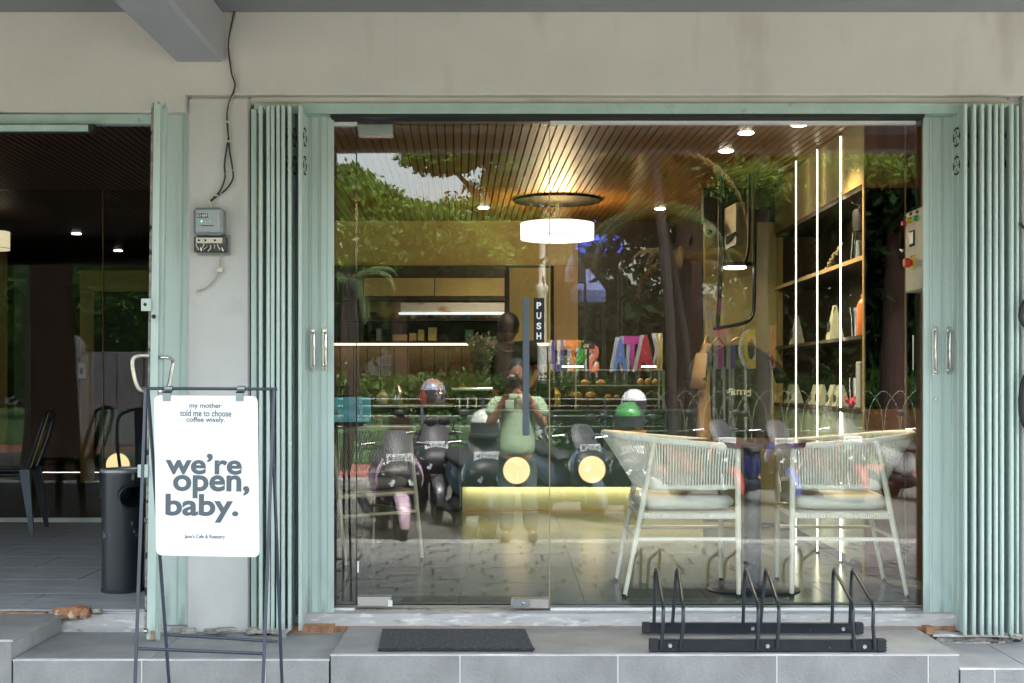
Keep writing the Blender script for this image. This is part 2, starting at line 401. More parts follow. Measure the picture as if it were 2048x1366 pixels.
# inner structure
bpart('partition_wall', (-1.6, .13, 0), (-1.46, 3.60, CEIL), 'dkbrown')
bpart('back_wall', (-2.3, 5.56, 0), (2.5, 5.72, 2.75), 'dkbrown')
bpart('side_wall', (2.42, .122, -.0), (2.56, 5.558, 2.75), 'dkbrown')
bpart('back_wall', (-6.5, 9.0, 0), (-2.2, 9.15, 2.75), 'dkbrown')
bpart('side_wall', (-6.4, .13, 0), (-6.25, 8.99, 2.75), 'dkbrown')
bpart('partition_wall', (-2.35, 5.73, 0), (-2.2, 8.99, 2.75), 'dkbrown')
bpart('slab', (-6.5, .0, CEIL+.06), (2.7, 9.2, CEIL+.2), 'dark')
# slatted ceiling: every slat a piece of its own, slightly skewed to the shopfront
ceil = bpart('ceiling', (-6.24, .13, CEIL+.028), (2.41, 8.99, CEIL+.05), 'dark')
pitch = .0487; sk = math.tan(R_(2.4))
def slat(x, y0, y1):
    w = pitch*.80/2
    return MB().prism([(x-w-sk*y0, y0, 0), (x+w-sk*y0, y0, 0), (x+w-sk*y1, y1, 0), (x-w-sk*y1, y1, 0)], (0, 0, .022))
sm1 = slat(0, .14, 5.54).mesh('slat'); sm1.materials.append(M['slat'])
sm2 = slat(0, .14, 8.9).mesh('slat'); sm2.materials.append(M['slat_shaded']); sm3 = slat(0, .14, 5.5).mesh('slat'); sm3.materials.append(M['slat_shaded'])
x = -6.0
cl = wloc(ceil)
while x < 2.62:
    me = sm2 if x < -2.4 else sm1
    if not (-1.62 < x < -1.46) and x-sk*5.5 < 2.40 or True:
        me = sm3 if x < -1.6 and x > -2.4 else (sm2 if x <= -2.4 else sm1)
        if x < 2.38:
            o = bpy.data.objects.new('slat', me); C.objects.link(o); o.parent = ceil; o.location = Vector((x, 0, CEIL))-cl
            o.rotation_euler = (0, 0, 0)
    x += pitch
# the ground floor: big polished tiles indoors, brushed stone tiles in the porch
fl = box('floor', (-6.24, .13, -.06), (2.41, 8.99, -.008), M['dark'], None); tag(fl, 'grey polished tile floor inside the cafe', None, None, 'structure')
def tilefield(parent, x0, x1, y0, y1, sx, sy, z, m, gap=.002, off=0, th=.008, jit=0):
    meshes = {}
    ny = int(math.ceil((y1-y0)/sy)); wl = wloc(parent)
    for j in range(ny):
        ya = y0+j*sy; yb = min(y1, ya+sy); xs = x0-(off*(j % 2))
        while xs < x1-.02:
            a = max(xs, x0); b = min(xs+sx, x1)
            key = (round(b-a, 3), round(yb-ya, 3))
            if key not in meshes:
                w, h = (b-a)/2-gap/2, (yb-ya)/2-gap/2
                me = MB().box((-w, -h, 0), (w, h, th), .0012).mesh('tile'); me.materials.append(m); meshes[key] = me
            o = bpy.data.objects.new('tile', meshes[key]); C.objects.link(o); o.parent = parent
            o.location = Vector(((a+b)/2, (ya+yb)/2, z-th+(random.uniform(-jit, jit) if jit else 0)))-wl
            xs += sx
tilefield(fl, -1.455, 2.41, .14, 5.55, .6, .6, 0, M['floor'])
pf = box('porch_floor', (-6.24, -.06, -.40), (-1.605, 3.70, -.009), M['concrete'], None); tag(pf, 'grey brushed stone porch floor of the left unit', None, None, 'structure')
tilefield(pf, -5.5, -1.61, -.055, 3.56, .8, .45, 0, M['tile_porch'], gap=.003, off=.4)
# olive band and dark joinery on the far wall (Z = 11.5)
ZB = 11.45
def wallbit(name, px0, px1, py0, py1, Z, d, m, parent=B, bev=0):
    return box(name, (X(px0, Z), Z-CD, H(py1, Z)), (X(px1, Z), Z-CD+d, H(py0, Z)), M[m] if isinstance(m, str) else m, parent, bev)
wallbit('plaster_band', 600, 1156, 441, 531, ZB, .05, 'olive')
wallbit('plaster_panel', 1019, 1101, 536, 700, ZB, .03, 'olive')
wallbit('timber_panel', 1108, 1156, 531.5, 700, ZB, .04, 'tan')
wallbit('joint_post', 1010, 1018, 532, 760, ZB-.1, .12, 'dark')
wallbit('joint_post', 1101.5, 1107.5, 532, 700, ZB-.03, .06, 'dark')
# vertical boarding below the led line
for k in range(19):
    wallbit('board', 600+k*27, 600+k*27+25.6, 693, 905, ZB, .04, 'dkbrown')
# olive wall piece with dark bulkhead, right back
ZO = 9.35
wallbit('plaster_wall', 1410, 1566, 444, 1045, ZO, .08, 'olive')
wallbit('bulkhead', 1407, 1570, 376, 443.5, ZO-.02, .12, 'dkbrown')
wallbit('corner_post', 1556, 1566, 446, 1050, ZO-.04, .03, 'tan')
# brown veneered return wall with a flush door (Z = 6.94)
rw = wallbit('return_wall', 1731, 1809, 230, 1151, 6.94, .05, 'brown')
wallbit('return_wall', 1813, 1890, 230, 1151, 6.94, .05, 'brown')
wallbit('trim', 1809.5, 1812.5, 230, 1151, 6.935, .03, 'tan')
wallbit('trim', 1727.5, 1730.5, 230, 1151, 6.93, .03, 'tan')
hp = [P(1827, 671, 6.93), P(1827, 671, 6.88), P(1827, 740, 6.88), P(1827, 740, 6.93)]
MB().tube(hp, .006).build('door_pull', M['chrome'], B, smooth=True)
bpart('jamb_wall', (2.06, .124, 0), (2.415, .50, CEIL-.001), 'dkbrown')

# ------------------------------------------------------------------ thresholds and steps
st = thing('front_step', 'raised grey stone steps with white grout in front of the shop', None, (0, -.4, -.45), kind='structure')
def spart(name, a, b, m, bev=0): return box(name, a, b, M[m], st, bev)
def wavy_slab(name, x0, x1, y0, y1, z0, z1, m, amp=.006, seed=0, n=40):
    mb = MB(); rr = []
    for i in range(n+1):
        x = x0+(x1-x0)*i/n; w = amp*noise.noise((x*6, seed, 0)); h = amp*.5*noise.noise((x*11, seed, 5))
        rr.append([Vector(p) for p in ((x, y0+w, z0), (x, y0+w, z1+h-.003), (x, y0+w+.004, z1+h), (x, y1, z1+h), (x, y1, z0))])
    return mb.loft(rr).build(name, M[m], st)
wavy_slab('threshold', -1.19, 2.31, -.10, .14, -.30, -.012, 'concrete', .006, 1)
wavy_slab('rust_line', -.93, 2.25, -.106, .10, -.30, -.0665, 'rust', .007, 2)
wavy_slab('threshold', -6.2, -1.47, -.085, -.061, -.30, -.016, 'concrete', .006, 3)
wavy_slab('rust_line', -6.2, -2.13, -.10, -.05, -.30, -.006, 'rust', .004, 4)
YF = -.70                                    # front of the steps
def step(x0, x1, zt, yb, joints, mt='tile_top', topj=()):
    spart('core', (x0+.006, YF+.012, -.45), (x1-.006, yb, zt-.014), mt)
    # treads
    xs = [x0]+list(topj)+[x1]
    for a, b in zip(xs[:-1], xs[1:]): spart('tread_tile', (a+.0015, YF+.013, zt-.013), (b-.0015, yb, zt), mt, .002)
    # white grout bead along the lip, uneven
    mb = MB(); n = int((x1-x0)/.03); pts = []; rs = []
    for i in range(n+1):
        x = x0+(x1-x0)*i/n
        pts.append((x, YF+.006, zt-.006)); rs.append(.0032+.0050*max(0, noise.noise((x*5, zt*9, 2)))+.002*noise.noise((x*23, 1, zt)))
    mb.tube(pts, rs, 6); mb.build('grout_bead', M['grout'], st)
    js = [x0]+list(joints)+[x1]
    for a, b in zip(js[:-1], js[1:]): spart('riser_tile', (a+.0030, YF, zt-.34), (b-.0030, YF+.0115, zt-.0075), 'tile_rise', .0015)
    for a in js[1:-1]: spart('grout_joint', (a-.0026, YF+.0012, zt-.34), (a+.0026, YF+.0119, zt-.009), 'grout')
jx = lambda p: X(p, 5.24)
step(jx(-260), jx(24), -.010, -.105, [], topj=[])
step(jx(24.5), jx(659), -.088, -.135, [jx(283), jx(530)], topj=[jx(300)])
step(jx(660), jx(1919), -.068, -.107, [jx(920), jx(1236), jx(1554), jx(1857)], topj=[])
step(jx(1919.5), jx(2700), -.125, -.135, [jx(1990), jx(2300)], topj=[jx(2060)])
# rough bits: broken brick at the porch edge, mortar, crushed plate under the right shutter
def rock(name, c, s, m, seed, label=None, sub=2):
    mb = MB().ball((0, 0, 0), 1, 10, 7)
    v = []
    for p in mb.v:
        p = Vector(p); d = 1+.35*noise.noise(p*1.7+Vector((seed, 0, 0)))+.15*noise.noise(p*5+Vector((seed, 3, 0)))
        # squarish
        q = Vector([math.copysign(abs(t)**.6, t) for t in p]); v.append(Vector(c)+Vector((q.x*s[0]*d, q.y*s[1]*d, q.z*s[2]*d)))
    mb.v = [tuple(t) for t in v]
    return mb.build(name, m, st)
M['brick'] = mixin(mat('broken_brick', (.30, .14, .075), .95, var=.3, scale=14, bump=.8, bscale=40), (.62, .52, .38), 14, .52, .6)
M['rubble'] = mixin(mat('mortar_rubble', (.30, .28, .25), .95, var=.4, scale=30, bump=.9, bscale=60), (.03, .03, .03), 20, .58, .62)
for i, (px, w, hgt) in enumerate(((128, 20, 11), (152, 18, 13), (172, 9, 12))):
    rock('brick_piece', P(px, 1224, 5.84), (w*.0023, .03, hgt*.0021), M['brick'], i)
rock('rubble', P(194, 1221, 5.84), (.02, .02, .012), M['rubble'], 9)
for i, px in enumerate((352, 375, 430, 505, 530, 556, 2030)):
    rock('rubble', P(px, 1262 if px < 2000 else 1272, 5.74), (.028+.01*(i % 3), .03, .010+.004*(i % 2)), M['rubble'], 20+i)
rock('pipe_stub_mortar', P(451, 1259, 5.70), (.05, .03, .008), M['rubble'], 33)
MB().cyl(P(568, 1276, 5.66), P(568, 1261, 5.66), .011).build('pipe_stub', M['plastic_grey'], st, smooth=True)
wavy_slab('rust_line', X(515, 5.8), X(668, 5.8), -.15, -.08, -.30, -.055, 'rust', .012, 6, 20)
wavy_slab('rust_line', X(1850, 5.8), X(1866, 5.8), -.16, -.08, -.30, -.062, 'rust', .012, 7, 8)
wavy_slab('bent_plate', X(1862, 5.78), X(2030, 5.78), -.20, -.12, -.098, -.088, 'concrete', .02, 8, 30)
wavy_slab('dark_gap', X(1856, 5.8), X(2035, 5.8), -.170, -.12, -.130, -.100, 'rubble', .02, 9, 30)
wavy_slab('mortar_line', X(1875, 5.8), X(2000, 5.8), -.205, -.15, -.130, -.119, 'rubble', .02, 10, 30)

# ------------------------------------------------------------------ header rails
hd = thing('header_rail', 'mint green folding gate track and grey aluminium rail above the main glass front', 'rail', (.5, -.05, 2.2))
def hpart(name, px0, px1, py0, py1, Z, d, m, parent=hd): return box(name, (X(px0, Z), Z-CD, H(py1, Z)), (X(px1, Z), Z-CD+d, H(py0, Z)), M[m], parent, .0015)
hpart('track_face', 508, 2026, 206, 227, 5.80, .012, 'mintd')
hpart('track_lip', 508, 2026, 227.5, 232, 5.86, .05, 'mintd')
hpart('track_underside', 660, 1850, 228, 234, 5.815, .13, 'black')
hpart('rail_grey', 664, 1850, 229, 240, 5.93, .04, 'alu')
hpart('rail_bead', 664, 1850, 240.5, 243, 5.915, .05, 'alu')
hpart('top_channel', 1100, 1832, 237.5, 247.5, 5.90, .04, 'white_alu')
hpart('top_channel', 666, 714, 243.5, 251, 5.91, .04, 'white_alu')
hpart('top_channel_end', 1832, 1850, 243.5, 250, 5.93, .03, 'alu')
hp2 = thing('header_rail', 'mint green gate track over the dark open porch with a shorter rail piece below', 'rail', (-3.0, -.1, 2.25))
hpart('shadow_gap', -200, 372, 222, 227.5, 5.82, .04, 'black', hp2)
hpart('track_face', -200, 309, 228, 247.5, 5.80, .06, 'mintd', hp2)
hpart('lower_rail', -200, 187, 249, 262, 5.75, .05, 'mintd', hp2)
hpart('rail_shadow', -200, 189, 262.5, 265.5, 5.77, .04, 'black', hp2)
hpart('rail_end', 176, 188, 247.7, 262, 5.745, .045, 'black', hp2)
MB().lathe(P(2018, 196, 5.82), [(.001, 0), (.007, .001), (.007, .01), (.001, .012)], 10, 'y').build('wall_anchor', M['rubble'], B)

# ------------------------------------------------------------------ folding shutters (accordion gates)
def vent_mb(c, u, r=.040):
    """round cut-out motif: two arcs and a cross bar, on the plane (u, z) at c"""
    mb = MB(); u = Vector(u).normalized(); z = Vector((0, 0, 1)); n = u.cross(z)
    def strip(pts, w):
        rings = []
        for i, p in enumerate(pts):
            d = (Vector(pts[min(i+1, len(pts)-1)])-Vector(pts[max(i-1, 0)])).normalized(); s = n.cross(d)
            p = Vector(p); k = w*(1 if 0 < i < len(pts)-1 else .5)
            rings.append([p+s*k-n*.0008, p+s*k+n*.0016, p-s*k+n*.0016, p-s*k-n*.0008])
        mb.loft(rings)
    at = lambda a, rr: Vector(c)+u*math.cos(a)*rr+z*math.sin(a)*rr
    for a0, a1, w in ((50, 130, .0042), (230, 310, .0042), (155, 205, .0022), (-25, 25, .0022)):
        strip([at(R_(a0+(a1-a0)*t/6), r) for t in range(7)], w)
    for a in (0, 180): strip([at(R_(a), r*.25), at(R_(a), r*.98)], .0042)
    for a in (90, 270): strip([at(R_(a), r*.3), at(R_(a), r*.75)], .0016)
    return mb
def leaf(parent, xb, xf, yb, yf, z0, z1, front=True, vents=True):
    """one folded leaf: a thin sheet from its rear hinge to its front bead, with a rolled front edge"""
    mb = MB(); d = Vector((xf-xb, yf-yb, 0)); L = d.length; d.normalize(); nrm = Vector((-d.y, d.x, 0))
    prof = []
    for t, h in ((0, .006), (.18, .006), (.2, .003), (.42, .003), (.44, .006), (.56, .006), (.58, .003), (.80, .003), (.82, .006), (.93, .006)):
        prof.append((t, h))
    top = [Vector((xb, yb, 0))+d*L*t+nrm*h for t, h in prof]; bot = [Vector((xb, yb, 0))+d*L*t-nrm*h for t, h in prof][::-1]
    mb.prism([(p.x, p.y, z0) for p in top+bot], (0, 0, z1-z0))
    o = mb.build('leaf', M['mint'], parent)
    bead = MB(); e = Vector((xf, yf, 0)); r = .0085; tw = random.uniform(-.0015, .0015)
    n = 6; rings = []
    for i in range(n+1):
        zz = z0-.006+(z1-z0+.008)*i/n; c = e+Vector((.0012*noise.noise((xf*9, i*.7, 0)), 0, zz))
        rings.append([c+Vector((math.cos(a)*r, math.sin(a)*r*.9, 0)) for a in [2*math.pi*k/8+.39 for k in range(8)]])
    bead.loft(rings).build('edge_bead', M['mint'], o, smooth=True)
    if vents:
        for zc in (H(273, 5.8), H(330, 5.8)):
            s = 1 if nrm.dot(Vector((-math.copysign(1, (xb+xf)/2-0), 0, 0))) > 0 else -1
            cpt = Vector((xb, yb, zc))+d*L*.50+nrm*s*.0062
            u = -d*s
            vent_mb(cpt, d if (d.cross(Vector((0, 0, 1)))).dot(nrm*s) > 0 else -d).build('vent', M['black'], o)
    return o
ZT, ZBt = H(228, 5.9), -.060
s1 = thing('folding_shutter', 'mint green accordion gate folded against the pillar left of the glass door', 'shutter', (-1.05, -.09, -.065), 'folding shutters beside the glass front')
fx = [X(p, 5.73) for p in (521, 536, 545, 556, 566, 579, 600)]
bx_ = [X(p, 5.90) for p in (526, 541, 553, 566, 582, 600, 640)]
for i, f in enumerate(fx):
    leaf(s1, f+.003, f, -.035, -.205, ZBt, ZT, vents=(i in (1, 4, 5, 6)))
    if i < len(fx)-1:
        x0 = f+.003
        box('hinge_strip', (x0-.004, -.036, ZBt), (fx[i+1]+.002, -.030, ZT-.01), M['mint'], s1)
box('jamb_post', (X(503, 5.8), -.15, ZBt-.01), (X(514, 5.8), -.045, ZT), M['mint'], s1, .002)
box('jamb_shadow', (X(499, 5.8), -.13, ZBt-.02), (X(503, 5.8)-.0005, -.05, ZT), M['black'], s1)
def flat_leaf(parent, px0, px1, Z, zb, zt, grooves):
    x0, x1 = X(px0, Z), X(px1, Z); y = Z-CD; mb = MB()
    pts = [(x0, y+.012), (x0, y)]
    for g in grooves:
        gx = X(g, Z); pts += [(gx-.003, y), (gx-.001, y+.004), (gx+.001, y+.004), (gx+.003, y)]
    pts += [(x1, y), (x1, y+.012)]
    mb.prism([(a, b, zb) for a, b in pts], (0, 0, zt-zb)); return mb.build('leaf', M['mint'], parent)
l1 = flat_leaf(s1, 613, 667.5, 5.885, H(1243, 5.885), H(229, 5.885), (617, 622, 637, 641, 654))
def pull(parent, px, py0, py1, Z, plate=True, m='chrome'):
    if plate: MB().box((X(px-5, Z), Z-CD-.003, H(py1+4, Z)), (X(px+5, Z), Z-CD, H(py0-4, Z)), .001).build('handle_plate', M['steel'], parent)
    a = Z-.004; o = .035
    pts = [P(px, py0+5, a), P(px+.5, py0+5, a-o*.7), P(px+2, py0+9, a-o), P(px+2.5, (py0+py1)/2, a-o), P(px+2, py1-9, a-o), P(px+.5, py1-5, a-o*.7), P(px, py1-5, a)]
    mb = MB().tube(pts, .0062, 10)
    for q in (py0+5, py1-5): mb.lathe(P(px, q, a), [(.001, -.006), (.010, -.005), (.011, .0), (.001, .001)], 12, 'y')
    mb.build('handle', M[m], parent, smooth=True)
pull(l1, 625.5, 660, 738, 5.883); pull(l1, 649, 660, 738, 5.883)
s2 = thing('folding_shutter', 'mint green accordion gate folded at the far right beside the control box', 'shutter', (2.05, -.09, -.07), 'folding shutters beside the glass front')
fx = [X(p, 5.72) for p in (1931, 1949, 1965, 1980, 1993, 2005, 2024)]
ZBr = -.080
for i, f in enumerate(fx):
    lf = leaf(s2, f-.002, f, -.035, -.215, ZBr, ZT+.004, vents=(i in (0, 1, 2, 3, 6)))
    if i: box('hinge_strip', (fx[i-1]+.001, -.036, ZBr), (f-.004, -.030, ZT-.01), M['mint'], s2)
box('jamb_post', (X(2028, 5.8), -.17, ZBr-.01), (X(2033, 5.8), -.045, ZT+.01), M['mint'], s2, .002)
l2 = flat_leaf(s2, 1847, 1905, 5.885, H(1254, 5.885), H(226, 5.885), (1858, 1864, 1883, 1887, 1904))
pull(l2, 1869.5, 657, 745, 5.883); pull(l2, 1898, 657, 745, 5.883)
lk = MB().lathe(P(1871, 797, 5.882), [(.001, -.008), (.008, -.007), (.009, 0), (.001, .001)], 12, 'y'); lk.build('lock', M['steel'], l2, smooth=True)

# open gate leaf seen from its edge between porch and pillar
s3 = thing('folding_shutter', 'mint green gate leaf standing open beside the black bin and the white sign', 'shutter', (-1.55, -.1, -.09))
pz0, pz1 = H(1280, 5.62), H(207, 5.62)
def vbar(name, px0, px1, Z, d, py0, py1, m='mint', parent=s3):
    return box(name, (X(px0, Z), Z-CD, H(py1, Z)), (X(px1, Z), Z-CD+d, H(py0, Z)), M[m], parent, .0015)
# slightly leaning post: built as a sheared prism
mb = MB()
def lean(px0t, px1t, px0b, px1b, pyt, pyb, Z, d):
    a, b, c, e = P(px0t, pyt, Z), P(px1t, pyt, Z), P(px1b, pyb, Z), P(px0b, pyb, Z)
    return MB().prism([a, b, c, e], (0, d, 0))
lean(308, 321, 293, 310, 208, 1279, 5.60, .02).build('edge_post', M['mint'], s3)
lean(322.5, 332, 311, 316, 212, 1281, 5.62, .035).build('edge_post', M['mint'], s3)
lean(302.5, 307.5, 288.5, 292.5, 214, 1262, 5.64, .02).build('edge_strip', M['rubble'], s3)
lean(321.2, 322.3, 310.2, 310.9, 215, 1279, 5.625, .02).build('edge_groove', M['black'], s3)
lean(333, 398, 318, 385, 229, 1250, 5.84, .014).build('leaf', M['mint'], s3)
lean(366, 368, 352, 354, 231, 1249, 5.837, .002).build('leaf_rib', M['mintd'], s3)
lean(387, 389, 374, 376, 231, 1249, 5.837, .002).build('leaf_rib', M['mintd'], s3)
vbar('latch_tab', 282, 302, 5.585, .004, 597, 622); vbar('latch_tab', 275, 296, 5.585, .004, 929, 955)
MB().lathe(P(290, 609, 5.583), [(.0001, -.001), (.007, -.0008), (.007, .001), (.0001, .0012)], 14, 'y').build('bolt_hole', M['black'], s3)
MB().lathe(P(284, 941, 5.583), [(.0001, -.001), (.005, -.0008), (.005, .001), (.0001, .0012)], 14, 'y').build('bolt_hole', M['black'], s3)
MB().lathe(P(307.5, 633, 5.585), [(.0001, -.012), (.008, -.010), (.0095, .0), (.0001, .001)], 14, 'y').build('knob', M['rubber'], s3, smooth=True)
hm = mat('worn_pale_steel', (.62, .56, .46), .35, metal=.55, var=.25, scale=20)
def soft(pts, k=4):
    pts = [Vector(p) for p in pts]; out = []
    for i in range(len(pts)-1):
        p0, p1, p2, p3 = pts[max(0, i-1)], pts[i], pts[i+1], pts[min(len(pts)-1, i+2)]
        for t in range(k):
            u = t/k; out.append(.5*((2*p1)+(p2-p0)*u+(2*p0-5*p1+4*p2-p3)*u*u+(3*p1-p0-3*p2+p3)*u**3))
    out.append(pts[-1]); return out
MB().tube(soft([P(297, 711, 5.60), P(275, 712, 5.57), P(265, 722, 5.56), P(268, 750, 5.56), P(276, 775, 5.56), P(286, 781, 5.57), P(298, 782, 5.60)]), .0085, 10).build('handle', hm, s3, smooth=True)
MB().tube(soft([P(320, 715, 5.60), P(335, 715, 5.62), P(346, 722, 5.66), P(343, 745, 5.66), P(337, 775, 5.66), P(330, 781, 5.64), P(320, 781, 5.60)]), .0085, 10).build('handle', M['steel'], s3, smooth=True)
for (a, b) in ((303, 210), (314, 208), (327, 211)):
    box('top_bolt', P(a, b+6, 5.62), P(a+5, b-4, 5.64), M['mintd'], s3)
MB().cyl(P(288, 1262, 5.60), P(296, 1262, 5.60), .012).build('roller', M['steel'], s3)
box('roller_block', P(302, 1279, 5.598), P(308, 1262, 5.59), M['rust'], s3)
# ------------------------------------------------------------------ glass front
def pane(name, x0, x1, y0, y1, z0, z1, parent, g='glass', face=1):
    """a real 12 mm sheet: two big reflecting faces, dark green edges"""
    mb = MB(); t = (x0, y0, z0); u = (x1, y1, z1)
    mb.box((x0, y0, z0), (x1, y1, z1)); mb.mi = [1, 1, 0, 1, 0, 1] if face else mb.mi
    return mb.build(name, [M[g], M['glass_edge']], parent)
g1 = thing('glass_panel', 'narrow fixed clear glass strip between left shutter and glass door', 'glass panel', (X(688, 5.94), 0, 0))
pane('pane', X(655, 5.94), X(712, 5.94), -.006, .006, H(1213, 5.94), H(250, 5.94), g1)
box('bottom_channel', P(668, 1221, 5.925), P(711, 1213.5, 5.955), M['white_alu'], g1)
g2 = thing('glass_panel', 'wide fixed clear glass sheet behind the black bike rack', 'glass panel', (X(1475, 5.94), 0, 0))
pane('pane', X(1100, 5.94), X(1868, 5.94), -.006, .006, H(1213, 5.94), H(246, 5.94), g2)
box('bottom_channel', P(1100.5, 1222, 5.915), P(1805, 1213, 5.955), M['white_alu'], g2, .002)
box('bottom_channel_end', P(1805, 1221, 5.925), P(1868, 1214, 5.955), M['alu'], g2, .002)
box('edge_strip', P(1099.3, 1213, 5.933), P(1100, 247, 5.947), M['tan'], g2)
dr = thing('glass_door', 'frameless clear glass door with steel patch fittings and long dark handle bar', 'door', (X(905, 5.93), -.01, 0))
pane('pane', X(714, 5.93), X(1098, 5.93), -.016, -.004, H(1216, 5.93), H(252, 5.93), dr)
box('edge_seal', P(712.6, 1212, 5.925), P(714, 252, 5.94), M['black'], dr)
box('edge_strip', P(1098.2, 1215, 5.924), P(1098.8, 240, 5.936), M['tan'], dr)
def patch(px0, px1, py0, py1, m='steel'):
    mb = MB().box(P(px0, py1, 5.905), P(px1, py0, 5.955), .0025); return mb.build('patch_fitting', M[m], dr)
patch(716, 788, 251, 272, 'chrome'); patch(714.5, 784.5, 1189, 1213); lp = patch(1022, 1097, 1194, 1217)
MB().box(P(1026, 1213, 5.9035), P(1060, 1199, 5.906), .001).build('lock_plate', M['plastic_grey'], lp)
MB().lathe(P(1047, 1207, 5.904), [(.0001, -.004), (.008, -.003), (.009, 0), (.0001, .001)], 14, 'y').build('keyhole', M['chrome'], lp, smooth=True)
box('cover_cap', P(776, 1213, 5.902), P(785, 1200, 5.906), M['white_alu'], dr)
box('closer_arm', P(714, 1222, 5.93), P(860, 1217, 5.95), M['rubble'], dr)
box('hinge_pin', P(741, 251, 5.93), P(745, 240, 5.945), M['steel'], dr)
box('sticker', P(714.5, 1145, 5.921), P(718, 1122, 5.9235), M['white'], dr)
hb = MB().box(P(1045.5, 871, 5.865), P(1058.5, 595, 5.885), .002)
hb.build('handle_bar', M['graphite'], dr)
for q in (690, 850): MB().cyl(P(1052, q, 5.885), P(1052, q, 5.926), .008).build('standoff', M['steel'], dr, smooth=True)
ps = thing('push_sign', 'black vertical sticker on the glass door with white letters PUSH', 'sign', P(1078, 684, 5.92))
box('plate', P(1067.5, 685, 5.919), P(1088.5, 596, 5.922), M['black'], ps)
for ch, q in zip('PUSH', (611, 631.5, 652, 672)):
    c = P(1077.8, q, 5.9185); put_text('letter', ch, c.x, c.z, c.y, 9.6*5.92/F, 13.5*5.92/F, M['white_ink'], ps, -1, .0003, .035)
# porch glass (left unit), 3.66 m behind the shopfront
g3 = thing('glass_panel', 'dark glass sheet at the back of the porch left of its vertical joint', 'glass panel', (X(100, 9.6), 3.66, 0))
pane('pane', X(-700, 9.6), X(205.5, 9.6), 3.654, 3.666, .03, CEIL-.004, g3, 'glass2')
box('bottom_channel', (X(-700, 9.6), 3.645, -.004), (X(205.5, 9.6), 3.675, .03), M['white_alu'], g3)
g4 = thing('glass_panel', 'dark glass sheet behind the black bin right of its vertical joint', 'glass panel', (X(300, 9.6), 3.66, 0))
pane('pane', X(207.5, 9.6), -1.605, 3.654, 3.666, .03, CEIL-.004, g4, 'glass2')
box('bottom_channel', (X(207.5, 9.6), 3.645, -.004), (-1.605, 3.675, .03), M['white_alu'], g4)
box('joint_bead', (X(206, 9.6), 3.650, .03), (X(207, 9.6), 3.670, CEIL-.004), M['tan'], g4)

# ------------------------------------------------------------------ on the step
mt = mixin(mat('doormat_grey', (.035, .038, .04), .98, var=.5, scale=60, bump=1, bscale=160), (.13, .135, .14), 140, .5, .7)
a, b, c, d = (X(757, 5.29), 5.29), (X(1067, 5.29), 5.29), (X(1050, 5.72), 5.70), (X(765, 5.70), 5.70)
mb = MB(); zt = -.068
mb.prism([(a[0], a[1]-CD, zt), (b[0], b[1]-CD, zt), (c[0], c[1]-CD, zt), (d[0], d[1]-CD, zt)], (0, 0, .016))
dm = mb.build('doormat', mt, None); tag(dm, 'dark grey ribbed rubber doormat on the step below the glass door', 'doormat')
mb = MB()
for k in range(220):                                    # coarse looped edge along the front
    t = k/219; x = a[0]+(b[0]-a[0])*t
    mb.ball((x, a[1]-CD-.001, zt+.003+.010*random.random()), .0035+.003*random.random(), 5, 4)
pe = mb.build('looped_edge', M['rubber'], None, world=True); pe.parent = dm; pe.location = pe.location-dm.location; pe['kind'] = 'stuff'

# bike rack
rk = thing('bike_rack', 'black steel bicycle rack with three pairs of wheel loops on the step', 'bike rack', P(1520, 1290, 5.45))
ZR, ZFt = 5.63, 5.27
def rrail(px0, px1, py0, py1, Z, c0, c1):
    box('rail', P(px0, py1, Z), (X(px1, Z), Z-CD+.032, H(py0, Z)), M['rack'], rk, .002)
    for q0, q1 in (c0, c1):
        e = MB().box(P(q0, py1+1, Z-.002), (X(q1, Z), Z-CD+.034, H(py0-1, Z)), .003)
        for t in range(4):
            zz = H(py1, Z)+(H(py0, Z)-H(py1, Z))*(t+.5)/4; e.box((X(q0, Z)-.001, Z-CD-.004, zz-.002), (X(q1, Z)+.001, Z-CD-.001, zz+.002))
        e.build('end_cap', M['rubber'], rk)
rrail(1300, 1712, 1247, 1267, ZR, (1285, 1301), (1711, 1727))
rrail(1318, 1756, 1280, 1303, ZFt, (1299, 1318), (1755, 1773))
hoops = [(1308, 1311, 1327, 1322), (1345, 1353, 1367, 1361), (1486, 1490, 1517, 1515), (1521, 1531, 1558, 1554), (1664, 1667, 1706, 1708), (1700, 1704, 1747, 1749)]
for (pb, pt, pm, pf_) in hoops:
    pts = soft([P(pb, 1248, ZR), P((pb+pt)/2, 1190, ZR), P(pt-.5, 1150, ZR)], 3)+[P(pt+.5, 1142, ZR-.012), P(pt+2, 1139, ZR-.03), P(pt+4, 1143, ZR-.05)]
    pts += [P(pm-3, 1203, ZFt+.04), P(pm-.5, 1213, ZFt+.012), P(pm, 1223, ZFt-.002), P(pm-1, 1250, ZFt-.004), P(pf_, 1298, ZFt-.006)]
    MB().tube(pts, .0078, 10).build('wheel_loop', M['rack'], rk, smooth=True)
for q, r_, Z in ((1505, 1257, ZR), (1686, 1258, ZR), (1340, 1291, ZFt), (1535, 1292, ZFt), (1729, 1293, ZFt)):
    MB().lathe(P(q, r_, Z-.001), [(.0001, -.003), (.004, -.003), (.0045, -.006), (.0085, -.006), (.010, -.002), (.010, .001), (.0001, .002)], 14, 'y').build('bolt', M['steel'], rk, smooth=True)

